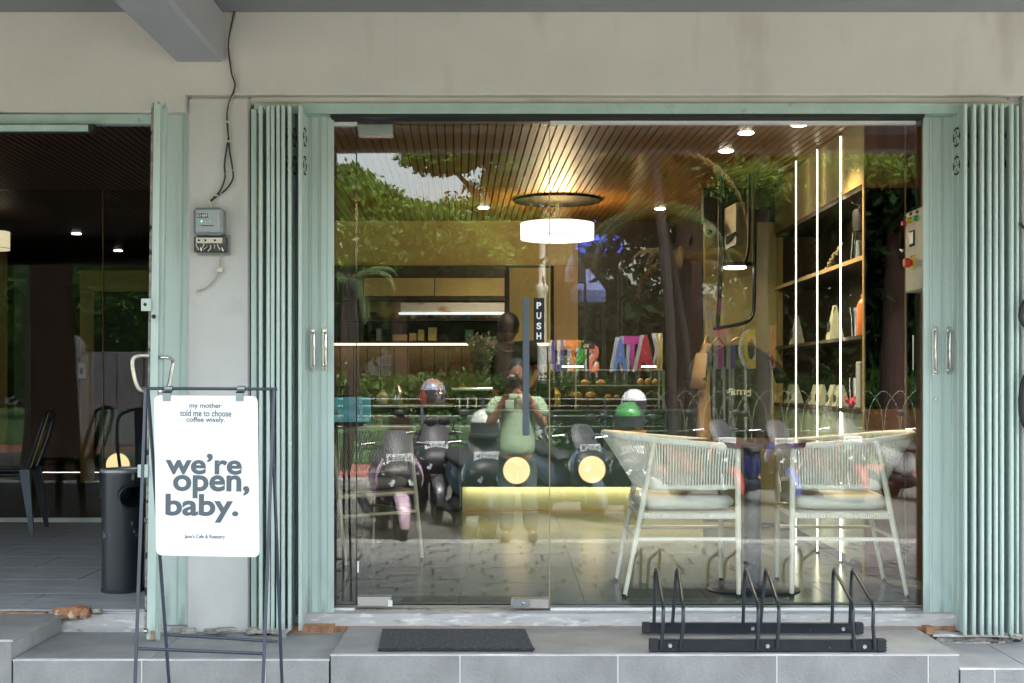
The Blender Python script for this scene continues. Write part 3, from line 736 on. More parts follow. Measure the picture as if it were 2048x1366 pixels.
# a-frame sign
sg = thing('a_frame_sign', 'white hanging board on a navy tube frame reading we are open baby', 'sign', P(417, 1420, 4.85))
Z0 = 4.86
tl_, tr_ = P(290, 777, Z0), P(549, 778, Z0)
MB().tube([P(287, 777, Z0), P(551, 778, Z0)], .0062, 10).build('top_tube', M['navy'], sg, smooth=True)
def leg(ptop, pbot): MB().tube([ptop, pbot], .0066, 10).build('leg', M['navy'], sg, smooth=True)
zg = -.43
def to_ground(pa, pb):      # continue the line a->b to ground height
    d = pb-pa; t = (zg-pa.z)/d.z; return pa+d*t
fl1 = to_ground(P(291, 779, Z0), P(270, 1366, Z0-.19)); fr1 = to_ground(P(548, 780, Z0), P(526, 1366, Z0-.19))
bl1 = to_ground(P(296, 779, Z0+.01), P(338, 1366, Z0+.17)); br1 = to_ground(P(542, 780, Z0+.01), P(564, 1366, Z0+.17))
leg(P(291, 779, Z0-.004), fl1); leg(P(548, 780, Z0-.004), fr1); leg(P(296, 779, Z0+.008), bl1); leg(P(542, 780, Z0+.008), br1)
MB().tube([P(274, 1297, Z0-.165), P(527, 1307, Z0-.165)], .0062, 10).build('crossbar', M['navy'], sg, smooth=True)
MB().tube([P(332, 1269, Z0+.145), P(555, 1283, Z0+.145)], .0062, 10).build('crossbar', M['navy'], sg, smooth=True)
for p_ in ((287, 777), (551, 778)): MB().ball(P(p_[0], p_[1], Z0), .0078, 8, 6).build('weld_bead', M['navy'], sg, smooth=True)
# board: rounded rectangle, slightly turned
Zb = Z0-.03
def rrect(cx, cz, w, h, r, n=7):
    pts = []
    for sx, sz, a0 in ((1, -1, -90), (1, 1, 0), (-1, 1, 90), (-1, -1, 180)):
        for k in range(n+1):
            a = R_(a0+90*k/n); pts.append((cx+sx*(w/2-r)+r*math.cos(a), cz+sz*(h/2-r)+r*math.sin(a)))
    return pts
q = [P(308, 790, Zb), P(515, 792, Zb), P(519, 1115, Zb), P(312, 1109, Zb)]
cx, cz = X(413.5, Zb), H(952, Zb); bw, bh = 207*Zb/F, 321*Zb/F
shear = lambda x, z: (x+(-(z-cz))*(4/321), z-(x-cx)*(4/207)*(1 if z < cz else .4))
bp = [shear(*p) for p in rrect(cx, cz, bw, bh, .022)]
bd = MB().prism([(x, Zb-CD, z) for x, z in bp], (0, .004, 0)).build('board', M['white'], sg)
def stext(txt, px0, px1, py0, py1, off, m='ink'):
    c = P((px0+px1)/2, (py0+py1)/2, Zb); o = put_text('lettering', txt, c.x, c.z, c.y-.0008, (px1-px0)*Zb/F, (py1-py0)*Zb/F, M[m], bd, -1, .0004, off,
        rot=Matrix.Rotation(R_(.6), 4, 'Y'))
    return o
stext('my mother', 379, 443, 806, 819, .012); stext('told me to choose', 360, 463, 820, 833, .012); stext('coffee wisely.', 373, 450, 834, 847, .012)
stext("we\u2019re", 331, 484, 907, 949, .028); stext('open,', 346, 499, 950, 997, .028); stext('baby.', 331, 477, 988, 1045, .028)
stext('Janu\u2019s Cafe & Roastery', 369, 450, 1069, 1079, .012)
clipm = mat('clip_grey', (.24, .28, .29), .4, metal=.5)
for q0 in (338, 483):
    mb = MB(); Zc = Z0
    w0, w1 = X(q0-7.5, Zc), X(q0+7.5, Zc); zb_ = H(777.5, Zc)
    ring = [(Zc-CD+math.cos(a)*.0095, zb_+math.sin(a)*.0095) for a in [R_(-60+300*k/10) for k in range(11)]]
    ring2 = [(Zc-CD+math.cos(a)*.0115, zb_+math.sin(a)*.0115) for a in [R_(-60+300*k/10) for k in range(11)]][::-1]
    poly = [(w0, y, z) for y, z in ring+ring2]; mb.prism(poly, (w1-w0, 0, 0))
    mb.box((w0, Zb-CD-.004, H(802, Zb)), (w1, Zb-CD-.0015, H(783, Zb))); mb.box((w0, Zb-CD+.0045, H(800, Zb)), (w1, Zb-CD+.007, H(783, Zb)))
    mb.box((w0, Zb-CD-.004, H(786, Zb)), (w1, Zc-CD-.006, H(783, Zb)))
    mb.build('clip', clipm, sg)

# bin
bm = mixin(mat('bin_charcoal', (.018, .023, .031), .38, var=.12, scale=9), (.25, .26, .27), 26, .70, .74, (1, 1, .6))
bn = thing('litter_bin', 'round black litter bin with grey rim and a round hole on the porch floor', 'bin', (X(245, 6.42), .48, 0))
cb = Vector((X(245.5, 6.42), .48, 0)); ro = .102; hb_ = H(940, 6.42)
mb = MB(); n = 48
hc = Vector((X(262, 6.32), 0, H(995, 6.32))); hr = .055; m_ = 30
# body wall with a round opening: drop faces within the hole, then a rim
zs = [hb_*i/m_ for i in range(m_+1)]
rings = [[cb+Vector((ro*math.cos(2*math.pi*k/n), ro*math.sin(2*math.pi*k/n), z)) for k in range(n)] for z in zs]
vs = [v for r in rings for v in r]; fs = []
for i in range(m_):
    for k in range(n):
        l = (k+1) % n; f = (i*n+k, i*n+l, (i+1)*n+l, (i+1)*n+k); c_ = sum((vs[t] for t in f), Vector())/4
        if c_.y < cb.y and math.hypot(c_.x-hc.x, c_.z-hc.z) < hr: continue
        fs.append(f)
mb.add(vs, fs); body = mb.build('body', bm, bn, smooth=True)
sd_ = body.modifiers.new('solid', 'SOLIDIFY'); sd_.thickness = .003; sd_.offset = -1
pts = []
for k in range(33):
    a = 2*math.pi*k/32; x = hc.x+hr*1.02*math.cos(a); z = hc.z+hr*1.02*math.sin(a); dx = x-cb.x
    y = cb.y-math.sqrt(max(1e-6, (ro+.001)**2-dx*dx)) if abs(dx) < ro else cb.y; pts.append((x, y, z))
MB().tube(pts, .004, 8, cap=False).build('hole_rim', bm, bn, smooth=True)
MB().lathe((cb.x, cb.y, hb_-.012), [(ro+.001, 0), (ro+.006, .004), (ro+.006, .016), (ro+.001, .021), (ro-.004, .016), (ro-.004, .0)], 40).build('rim', M['alu'], bn, smooth=True)
MB().lathe((cb.x, cb.y, .001), [(.001, .0), (ro+.003, .0), (ro+.003, .015), (ro-.003, .016)], 40).build('base', M['rubber'], bn, smooth=True)
MB().cyl((cb.x, cb.y, .02), (cb.x, cb.y, .16), ro-.01, n=24).build('bin_bag', M['black'], bn)

# electric meter and its cables on the pillar
ZM = 5.80
mt_ = thing('electric_meter', 'grey electricity meter with green light above an open terminal block on the pillar', 'meter', P(425, 508, ZM))
MB().box((X(394, ZM), YW-.085, H(474, ZM)), (X(452, ZM), YW-.002, H(419, ZM)), .012).build('case', M['plastic_grey'], mt_)
yf = YW-.086
MB().box((X(399, ZM), yf-.006, H(469, ZM)), (X(447, ZM), yf+.004, H(423, ZM)), .006).build('cover', mat('meter_cover', (.30, .34, .35), .22, var=.05), mt_)
yy = yf-.0065
box('counter_window', (X(403, ZM), yy-.001, H(440, ZM)), (X(424, ZM), yy+.001, H(432, ZM)), M['black'], mt_)
put_text('counter_digits', '01489', X(413.5, ZM), H(436, ZM), yy-.0014, 19*ZM/F, 5.5*ZM/F, M['white_ink'], mt_, -1, .0002)
MB().lathe((X(412, ZM), yy, H(447, ZM)), [(.0001, -.002), (.0035, -.001), (.0035, .001), (.0001, .001)], 10, 'y').build('indicator_light', emit('green_led', (.15, 1, .35), 2.5), mt_)
for q in (420, 429): MB().lathe((X(q, ZM), yy, H(447, ZM)), [(.0001, -.001), (.002, -.001), (.002, .001), (.0001, .001)], 8, 'y').build('indicator_light', M['white_ink'], mt_)
box('text_line', (X(411, ZM), yy-.0008, H(456.5, ZM)), (X(436, ZM), yy+.001, H(455, ZM)), M['rubber'], mt_)
MB().box((X(393, ZM), YW-.06, H(506, ZM)), (X(456, ZM), YW-.002, H(475, ZM)), .003).build('terminal_box', mat('terminal_dark', (.045, .05, .05), .35, var=.6, scale=25, metal=.4), mt_)
MB().box((X(398, ZM), YW-.068, H(489, ZM)), (X(450, ZM), YW-.060, H(478, ZM)), .001).build('terminal_strip', M['cream'], mt_)
for q in (404, 417, 436): MB().lathe((X(q, ZM), YW-.069, H(483.5, ZM)), [(.0001, -.002), (.005, -.001), (.005, .001), (.0001, .001)], 8, 'y').build('terminal_screw', M['black'], mt_)
for k in range(8):
    x0 = X(398+k*7, ZM); z0 = H(496+3*math.sin(k*2.1), ZM)
    MB().tube([(x0, YW-.064, z0+.012), (x0+.006, YW-.072, z0), (x0+.014*math.cos(k), YW-.066, z0-.014)], .0032, 6).build('wire_end', M['steel'] if k % 2 else M['cream'], mt_)
box('back_plate', (X(395, ZM), YW-.012, H(510, ZM)), (X(460, ZM), YW-.002, H(470, ZM)), M['alu'], mt_)
MB().tube(soft([(X(424, ZM), YW-.03, H(418, ZM)), (X(422, ZM), YW-.035, H(410, ZM)), (X(419, ZM), YW-.03, H(402, ZM))]), .008, 8).build('cable_gland', M['cream'], mt_, smooth=True)
cbl = thing('power_cable', 'pair of black and grey cables hanging from the soffit down to the electricity meter', 'cable', P(455, 300, 5.75))
yl = lambda py: 5.76 if py < 188 else 5.795
def cpath(l, dx=0): return soft([P(a+dx, b, yl(b)) for a, b in l], 5)
main = [(470, 16), (465, 40), (459, 70), (457, 95), (460, 125), (464, 150), (470, 168), (467, 183), (461, 197), (456, 215), (454, 232), (455, 255), (457, 275)]
cg = mat('cable_grey_paint', (.40, .38, .33), .6, var=.3, scale=30)
cbk = mixin(mat('cable_black', (.02, .022, .02), .45), (.45, .42, .36), 13, .56, .6)
MB().tube(cpath(main), .0038, 6).build('strand', cbk, cbl, smooth=True)
MB().tube(cpath([(a+3.2+1.5*math.sin(b*.05), b) for a, b in main]), .0034, 6).build('strand', cg, cbl, smooth=True)
MB().tube(cpath([(457, 275), (453, 300), (449, 330), (450, 355), (441, 380), (428, 395), (419, 404)]), .0042, 6).build('strand', cbk, cbl, smooth=True)
MB().tube(cpath([(457, 272), (459, 300), (466, 345), (464, 362), (451, 380), (434, 392), (422, 402)]), .0042, 6).build('strand', cbk, cbl, smooth=True)
for a, b in ((457, 282), (455, 243), (432, 390)): MB().cyl(P(a-4, b, yl(b)-.006), P(a+4, b+1, yl(b)-.006), .004).build('cable_tie', M['cream'], cbl)
cb2 = thing('power_cable', 'pale cable leaving the bottom of the electricity meter towards the gate leaf', 'cable', P(425, 545, 5.79))
MB().tube(cpath([(443, 508), (441, 522), (440, 535), (432, 555), (420, 570), (408, 578), (392, 583)]), .0042, 6).build('strand', cg, cb2, smooth=True)
MB().box(P(433, 544, 5.78), P(447, 536, 5.80), .002).build('cable_clip', M['cream'], cb2)
mixin(M['pillar'], (.33, .31, .28), 3, .60, .85)

# black hose end at the right margin
hs_ = thing('cable_coil', 'black coiled hose hanging on the pillar at the right margin', 'hose', P(2062, 760, 5.7))
MB().tube(soft([P(2062, 590, 5.74), P(2046, 612, 5.72), P(2043, 640, 5.72), P(2060, 660, 5.74)]), .012, 8).build('loop', M['rubber'], hs_, smooth=True)
MB().tube(soft([P(2060, 740, 5.74), P(2047, 770, 5.72), P(2044, 810, 5.72), P(2047, 840, 5.72), P(2060, 860, 5.74)]), .016, 8).build('loop', M['rubber'], hs_, smooth=True)
MB().tube([P(2039, 446, 5.76), P(2060, 466, 5.76)], .007, 8).build('hook', M['rubber'], hs_)
for a in (620, 800): box('bracket', P(2050, a+8, 5.74), P(2070, a-8, 5.80), M['rubber'], hs_)
# ------------------------------------------------------------------ interior furniture
rope = mat('cream_rope', (.82, .79, .68), .75, var=.1, scale=40, bump=.4, bscale=200, stretch=(1, 1, 1))
legm = mat('cream_tube', (.76, .71, .58), .38, var=.05)
cush = mat('cushion_grey', (.60, .59, .52), .9, var=.06, scale=20, bump=.2, bscale=120)
def make_rope_chair(label, loc, rz, group):
    t = thing('rope_chair', label, 'chair', (0, 0, 0), group)
    def U(z, xf, xb, hw, n=40, zr=0, xs=-.098):     # U-shaped path from front right, round the back, to front left
        pts = []
        L1 = xf-xs
        for k in range(n+1):
            u = k/n; 
            if u < .25: pts.append(Vector((xf-L1*u/.25, -hw, z+zr*(u/.25)*.5)))
            elif u > .75: pts.append(Vector((xf-L1*(1-u)/.25, hw, z+zr*((1-u)/.25)*.5)))
            else:
                a = (u-.25)/.5*math.pi; pts.append(Vector((xs-(xs-xb)*math.sin(a), -hw*math.cos(a), z+zr*(.5+.5*math.sin(a)))))
        return pts
    top = U(.728, .27, -.36, .262, zr=.058); low = U(.535, .26, -.20, .245, zr=.0)
    MB().tube(top, .013, 8).build('top_rail', legm, t, smooth=True)
    MB().tube(low, .011, 8).build('lower_rail', legm, t, smooth=True)
    mb = MB(); N = 108; n = 40
    def at(path, u):
        f = u*n; i = min(n-1, int(f)); return path[i].lerp(path[i+1], f-i)
    for k in range(N):
        u = (k+.7)/N; a, b = at(top, u), at(low, u)
        mid = (a+b)/2; out = Vector((mid.x+.05, mid.y, 0)); out = out.normalized()*.006
        for s in (1,):
            mb.tube([a+out*1.6, mid+out, b+out*1.6], .0046, 5, cap=False)
            mb.tube([a-out*1.6, mid-out*1.2, b-out*1.6], .0044, 4, cap=False)
    # rope wound over the rails
    mb.tube([p+Vector((0, 0, .002)) for p in top[1:-1]], .0165, 8); mb.tube(low[1:-1], .0145, 8)
    mb.build('rope_weave', rope, t, smooth='all', kind='stuff')
    for s in (-1, 1):
        MB().tube([(.272, s*.262, .745), (.274, s*.262, .3), (.276, s*.262, .012)], [.0145, .0145, .011], 10).build('leg', legm, t, smooth=True)
        MB().tube([(-.135, s*.262, .752), (-.20, s*.26, .40), (-.275, s*.258, .012)], [.0135, .0145, .011], 10).build('leg', legm, t, smooth=True)
        MB().tube([(.272, s*.262, .285), (-.222, s*.26, .285)], .0095, 8).build('stretcher', legm, t, smooth=True)
        MB().tube([(.272, s*.262, .395), (-.20, s*.26, .395)], .013, 8).build('seat_rail', legm, t, smooth=True)
    MB().tube([(-.222, -.25, .285), (-.222, .25, .285)], .0095, 8).build('stretcher', legm, t, smooth=True)
    MB().tube([(-.20, -.25, .395), (-.20, .25, .395)], .013, 8).build('seat_rail', legm, t, smooth=True)
    MB().tube([(.272, -.25, .395), (.272, .25, .395)], .013, 8).build('seat_rail', legm, t, smooth=True)
    mb = MB()
    for k in range(46):
        x = -.19+.45*k/45; mb.tube([(x, -.272, .385), (x, -.275, .405), (x, -.262, .411), (x, .262, .411), (x, .275, .405), (x, .272, .385)], .0042, 4, cap=False)
    mb.build('seat_weave', rope, t, smooth='all', kind='stuff')
    # cushion: soft superellipse pillow
    rings = []
    for i in range(9):
        a = math.pi*i/8; hh = -math.cos(a)*.042; sc = math.sin(a)**.35 if 0 < i < 8 else .72
        ring = []
        for k in range(32):
            b = 2*math.pi*k/32; cx_, sy = math.cos(b), math.sin(b); e = .38
            ring.append(Vector((.03+math.copysign(abs(cx_)**e, cx_)*.245*sc, math.copysign(abs(sy)**e, sy)*.245*sc, .458+hh*(1 if 0 < i < 8 else .9))))
        rings.append(ring)
    MB().loft(rings).build('cushion', cush, t, smooth='all')
    mb = MB()
    for s in (-1, 1):
        for q in (.272, ): mb.lathe((q+.004, s*.262, 0), [(.010, .0), (.0125, .001), (.0125, .018), (.010, .019)], 10)
        mb.lathe((-.277, s*.258, 0), [(.010, .0), (.0125, .001), (.0125, .018), (.010, .019)], 10)
    mb.build('foot_caps', M['rubber'], t)
    t.location = loc; t.rotation_euler = (0, 0, rz); return t
GR = 'cream rope chairs inside the window'
ch1 = make_rope_chair('cream rope armchair left of the round table, its back turned to the glass door', (.822, 6.465-CD, 0), R_(0), GR)
ch2 = copy_tree(ch1, None, (1.655, 6.47-CD, 0), R_(176), 'cream rope armchair right of the round table near the brown wall', GR)
ch3 = copy_tree(ch1, None, (-.90, 1.62, 0), R_(128), 'cream rope chair with painted-in dimness at the left edge of the window near the monitor', GR, swap={'cream_rope': mat('cream_rope_dimmed', (.25, .235, .16), .8, var=.1), 'cream_tube': mat('cream_tube_dimmed', (.42, .39, .29), .4, var=.05), 'cushion_grey': mat('cushion_grey_dimmed', (.14, .14, .12), .9)})  # darker copies of the cream chair materials paint in its dimness

# round table
tb = thing('round_table', 'round dark cafe table on a single black pedestal between two rope chairs', 'table', (1.215, 6.47-CD, 0))
blk = mixin(mat('pedestal_black', (.025, .032, .045), .35, var=.2), (.12, .13, .15), 20, .6, .7)
MB().lathe((1.215, .53, .725), [(.001, 0), (.325, .0), (.335, .006), (.335, .022), (.33, .026), (.001, .026)], 48).build('table_top', mat('table_dark_wood', (.06, .028, .02), .22, var=.3, scale=5), tb, smooth=True)
MB().lathe((1.215, .53, .012), [(.001, .0), (.0, .0), (.044, .0), (.044, .71), (.001, .71)], 20).build('pedestal', blk, tb, smooth=True)
MB().lathe((1.215, .53, .0005), [(.001, 0), (.232, 0), (.236, .006), (.225, .013), (.08, .02), (.001, .022)], 48).build('base_plate', blk, tb, smooth=True)

# left table with monitor
t2 = thing('side_table', 'dark rectangular table on black steel legs behind the left rope chair', 'table', (X(690, 8.9), 8.9-CD, 0))
MB().box((X(560, 8.7), 8.6-CD, .70), (X(764, 8.9), 9.3-CD, .73), .004).build('table_top', M['dkbrown'], t2)
MB().box((X(697, 8.7), 8.70-CD, .006), (X(724, 8.7), 8.78-CD, .698), .004).build('leg', blk, t2)
MB().box((X(700, 9.15), 9.15-CD, .006), (X(722, 9.15), 9.22-CD, .698), .004).build('leg', blk, t2)
MB().box((X(560, 8.7), 8.72-CD, .30), (X(697, 8.7), 8.77-CD, .335), .003).build('rail', blk, t2)
MB().box((X(724, 8.7), 8.72-CD, .30), (X(764, 8.7), 8.77-CD, .335), .003).build('rail', blk, t2)
MB().box((X(560, 8.7), 8.72-CD, .12), (X(697, 8.7), 8.77-CD, .14), .003).build('rail', legm, t2)
mo = thing('monitor', 'black flat monitor with a blue green landscape screen at the left window edge', 'monitor', (X(700, 9.0), 9.0-CD, .73))
MB().box(P(620, 850, 9.0), P(746, 790, 8.97), .003).build('bezel', M['rubber'], mo)
scm = bpy.data.materials.new('screen_picture'); scm.use_nodes = True; t_ = scm.node_tree; b_ = t_.nodes['Principled BSDF']
tc_ = t_.nodes.new('ShaderNodeTexCoord'); n_ = t_.nodes.new('ShaderNodeTexNoise'); n_.inputs['Scale'].default_value = 5; n_.inputs['Detail'].default_value = 6
cr_ = t_.nodes.new('ShaderNodeValToRGB'); cr_.color_ramp.elements[0].color = (.03, .14, .22, 1); cr_.color_ramp.elements[1].color = (.14, .40, .36, 1); cr_.color_ramp.elements[0].position = .35; cr_.color_ramp.elements[1].position = .7
mp_ = t_.nodes.new('ShaderNodeMapping'); mp_.inputs['Scale'].default_value = (1, 1, 2.5); t_.links.new(tc_.outputs['Object'], mp_.inputs[0]); t_.links.new(mp_.outputs[0], n_.inputs['Vector'])
t_.links.new(n_.outputs[0], cr_.inputs[0]); t_.links.new(cr_.outputs[0], b_.inputs['Emission Color']); b_.inputs['Emission Strength'].default_value = .55*EM*1.2; b_.inputs['Base Color'].default_value = (.01, .01, .01, 1); b_.inputs['Roughness'].default_value = .2
box('screen', P(624, 844, 8.969), P(742, 794, 8.966), scm, mo)
bp_ = MB(); bp_.prism([P(*q, 8.965) for q in ((668, 818), (672, 822), (677, 815), (675, 824), (679, 828), (670, 830), (664, 829))], (0, .001, 0)).build('bird_icon', M['white_ink'], mo)
MB().box(P(690, 858, 9.02), P(716, 820, 9.05), .003).build('stand', M['rubber'], mo)
for k, (a, m_n) in enumerate(((755, 'tan'), (768, 'dkbrown'), (782, 'tan'))):
    o = box('small_box', (X(a, 9.2), 9.15-CD, .731), (X(a+9, 9.2), 9.22-CD, .731+.05+.03*(k % 2)), M[m_n], None, .002) if a < 760 else None
    if o: tag(o, 'small tan box standing on the dark table beside the monitor', 'box')

# service counter
cn = thing('service_counter', 'long green service counter with glowing kick board and two round lamps', 'counter', (X(1200, 10.2), 10.4-CD, 0))
ZC = 10.2
x0c, x1c = X(921, ZC), 1.86
box('front_panel', (x0c, ZC-CD, H(974, ZC)), (x1c, ZC-CD+.02, H(826, ZC)), M['bottle_green'], cn)
box('end_panel', (x0c-.012, ZC-CD+.002, .05), (x0c-.001, ZC-CD+.62, H(826, ZC)), M['bottle_green'], cn)
MB().box((x0c-.02, ZC-CD-.012, H(826, ZC)), (x1c, ZC-CD+.64, H(821, ZC)), .003).build('counter_top', M['bottle_green'], cn)
box('kick_board', (x0c+.01, ZC-CD+.13, .022), (x1c, ZC-CD+.15, H(976, ZC)), M['kick'], cn)
box('skirting', (x0c+.01, ZC-CD+.12, .0005), (x1c, ZC-CD+.16, .020), M['tan'], cn)
box('led_strip', (x0c+.01, ZC-CD+.07, H(974.4, ZC)-.004), (x1c, ZC-CD+.085, H(974.4, ZC)), M['ledk'], cn)
def disc_lamp(label, c, r=.106):
    t = thing('disc_lamp', label, 'lamp', c, 'round glowing lamps on the green counters')
    MB().lathe(c, [(.001, -.016), (r*.93, -.015), (r, -.008), (r, 0), (.001, .0)], 40, 'y').build('diffuser', M['disc'], t, smooth=True)
    MB().lathe(c+Vector((0, .0006, 0)), [(r, -.002), (r+.006, -.002), (r+.006, .006), (r, .006)], 40, 'y').build('rim', M['tan'], t, smooth=True)
    return t
disc_lamp('round cream lamp on the counter front, left one seen through the glass door', P(1033, 941, ZC-.012))
disc_lamp('round cream lamp on the counter front, right of the glass door edge', P(1184, 939, ZC-.012))
cn2 = thing('service_counter', 'second green counter seen through the porch glass behind the bin', 'counter', (-3.2, 11.7-CD, 0))
box('front_panel', P(198, 1000, 11.6), P(420, 826, 11.62), M['bottle_green'], cn2)
MB().box((X(196, 11.6), 11.59-CD, H(826, 11.6)), (-2.36, 12.2-CD, H(821, 11.6)), .003).build('counter_top', M['bottle_green'], cn2)
box('kick_board', (X(200, 11.6), 11.72-CD, .001), (-2.36, 11.74-CD, H(1001, 11.6)), M['dkbrown'], cn2)
disc_lamp('round cream lamp on the counter behind the porch glass, above the bin', P(236, 930, 11.59))

# shelf unit on the back wall with strip light
sh = thing('wall_shelf', 'dark wall shelf unit with lit olive cabinet and warm strip light along the back wall', 'shelf', (X(840, 11.3), 11.3-CD, H(700, 11.3)))
ZS = 11.2
def sp(name, px0, px1, py0, py1, Z, d, m, bev=0): return box(name, (X(px0, Z), Z-CD, H(py1, Z)), (X(px1, Z), Z-CD+d, H(py0, Z)), M[m], sh, bev)
sp('cabinet_door', 728, 868, 556, 592, ZS, .02, 'olive', .002); sp('cabinet_door', 869.5, 1009, 556, 592, ZS, .02, 'olive', .002)
sp('board', 600, 1009, 532, 555, ZS+.06, .03, 'dkbrown'); sp('board', 600, 1009, 593, 601, ZS, .2, 'dkbrown')
sp('back_panel', 600, 1009, 601, 686, ZS+.20, .02, 'dkbrown')
sp('lit_back', 735, 1009, 602, 636, ZS+.17, .02, 'olive')
sp('board', 600, 1009, 637, 642, ZS-.05, .24, 'dkbrown'); sp('board', 600, 1009, 682, 686, ZS-.05, .24, 'dkbrown')
sp('upright', 716, 727, 532, 686, ZS-.03, .24, 'dkbrown')
sp('led_strip', 600, 990, 686.5, 690.5, ZS+.02, .012, 'ledw'); sp('led_strip', 1058, 1099, 686.5, 690.5, ZS+.02, .012, 'ledw')
mw = thing('light_box', 'long white marbled menu light box above the small pots behind the counter', 'light box', P(905, 628, 11.1))
mbm = mixin(mat('marbled_white', (.62, .60, .58), .5, var=.06), (.42, .26, .15), 7, .52, .66, (1, 1, 2))
MB().box(P(801, 625, 11.10), P(1009, 606, 11.14), .003).build('panel', mbm, mw); MB().box(P(797, 629, 11.09), P(1009, 625.5, 11.15), .002).build('edge_light', emit('edge_light', (.9, .95, 1), .9), mw)
POTC = {'clay': (.45, .26, .10), 'black': (.03, .03, .04), 'plum': (.16, .05, .16), 'blue': (.06, .22, .34), 'cream': (.5, .42, .28)}
pots = [(747, 'black', 'small black pot at the left end of the back wall shelf'), (792, 'clay', 'tan clay pot under the left end of the marbled light box'), (826, 'cream', 'cream pot second from the left under the marbled light box'),
        (861, 'black', 'black pot under the marbled light box'), (900, 'plum', 'plum purple pot under the marbled light box'), (938, 'blue', 'blue pot under the marbled light box'), (974, 'clay', 'tan clay pot nearest the barista under the light box')]
for q, cn_, lb in pots:
    c = P(q, 636.8, ZS+.02); m_ = mat('pot_'+cn_, POTC[cn_], .5)
    o = MB().lathe(c, [(.001, .0), (.022, .0), (.032, .048), (.035, .052), (.030, .053), (.026, .04), (.001, .038)], 14).build('pot', m_, None, smooth=True, origin=c); tag(o, lb, 'pot', 'small pots on the back wall shelf')
for k, (q, w, h_, m_n) in enumerate(((818, 16, 15, 'tan'), (836, 13, 22, 'olive'), (856, 18, 26, 'olive'), (880, 14, 12, 'dark'), (785, 30, 12, 'tan'), (930, 18, 22, 'bottle_green'), (752, 12, 24, 'alu'))):
    c0, c1 = P(q, 681.8, ZS), P(q+w, 681.8-h_, ZS+.1)
    lbs = ['low tan carton on the lower back shelf under the clay pot', 'olive packet between two cartons on the lower back shelf', 'tall olive packet on the lower back shelf under the black pot', 'squat black tin on the lower back shelf',
           'wide flat tan carton at the left of the lower back shelf', 'dark green packet on the lower back shelf near the barista', 'silver canister at the far left of the lower back shelf']
    o = box('packet', c0, c1, M[m_n], None, .003); tag(o, lbs[k], 'packet', 'packets on the lower back shelf')

# pendant lamps
def pendant(label, c, r, zlo, zhi, zc, m, plate_r, group=None):
    t = thing('pendant_lamp', label, 'lamp', (c[0], c[1], zlo), group)
    MB().lathe((c[0], c[1], 0), [(r*.985, zlo), (r, zlo+.001), (r, zhi-.001), (r*.985, zhi), (r*.97, zhi-.002), (r*.97, zlo+.002)], 56).build('shade', m, t, smooth=True)
    MB().lathe((c[0], c[1], 0), [(.001, zlo+.012), (r*.965, zlo+.012), (r*.965, zlo+.016), (.001, zlo+.016)], 48).build('diffuser', m, t, smooth=True)
    MB().lathe((c[0], c[1], 0), [(r+.0005, zlo+.012), (r+.002, zlo+.013), (r+.002, zlo+.016), (r+.0005, zlo+.017)], 56).build('seam', M['olive'], t, smooth=True)
    MB().tube([(c[0], c[1], zlo+.02), (c[0], c[1], zc)], .014, 10).build('stem', M['rubber'], t, smooth=True)
    if plate_r: MB().lathe((c[0], c[1], zc), [(.001, 0), (plate_r, 0), (plate_r, -.018), (.001, -.018)], 48).build('ceiling_plate', mat('plate_black', (.004, .005, .005), .8, spec=.1), t, smooth=True)
    return t
pendant('glowing white drum pendant lamp hanging in front of the counter', (X(1114.5, 10.1), 10.1-CD), 73.5*10.1/F, H(479, 10.1), H(447, 10.1), CEIL-.001, M['shade'], .345)
pendant('dim cream drum pendant lamp at the left edge inside the porch glass', (X(-14, 10.8), 10.8-CD), 32*10.8/F, H(500, 10.8), H(463, 10.8), CEIL-.001, M['shade2'], 0)
# swing lamp on two black straps with glowing disc
sw = thing('strap_lamp', 'black ceiling lamp on long curved straps with a glowing round disc', 'lamp', P(1472, 535, 8.9))
Zl = 8.9
sb = mat('strap_black', (.012, .014, .016), .3)
for s in (-1, 1):
    c = 1472
    MB().tube(soft([P(c+s*25, 330, Zl), P(c+s*26, 400, Zl), P(c+s*26, 480, Zl), P(c+s*22, 512, Zl), P(c+s*17, 527, Zl)]), .011, 8).build('strap', sb, sw, smooth=True)
    MB().tube(soft([P(c+s*31.5, 330, Zl+.02), P(c+s*32, 420, Zl+.02), P(c+s*32, 500, Zl+.02)]), .0035, 6).build('brass_edge', M['tan'], sw, smooth=True)
MB().lathe(P(1472, 534, Zl), [(.001, .0), (.105, .0), (.112, .008), (.112, .028), (.001, .030)], 32).build('housing', sb, sw, smooth=True)
MB().lathe(P(1470, 536, Zl), [(.001, -.004), (.07, -.004), (.078, .0), (.001, .001)], 32).build('glow_disc', M['lamp'], sw, smooth=True)
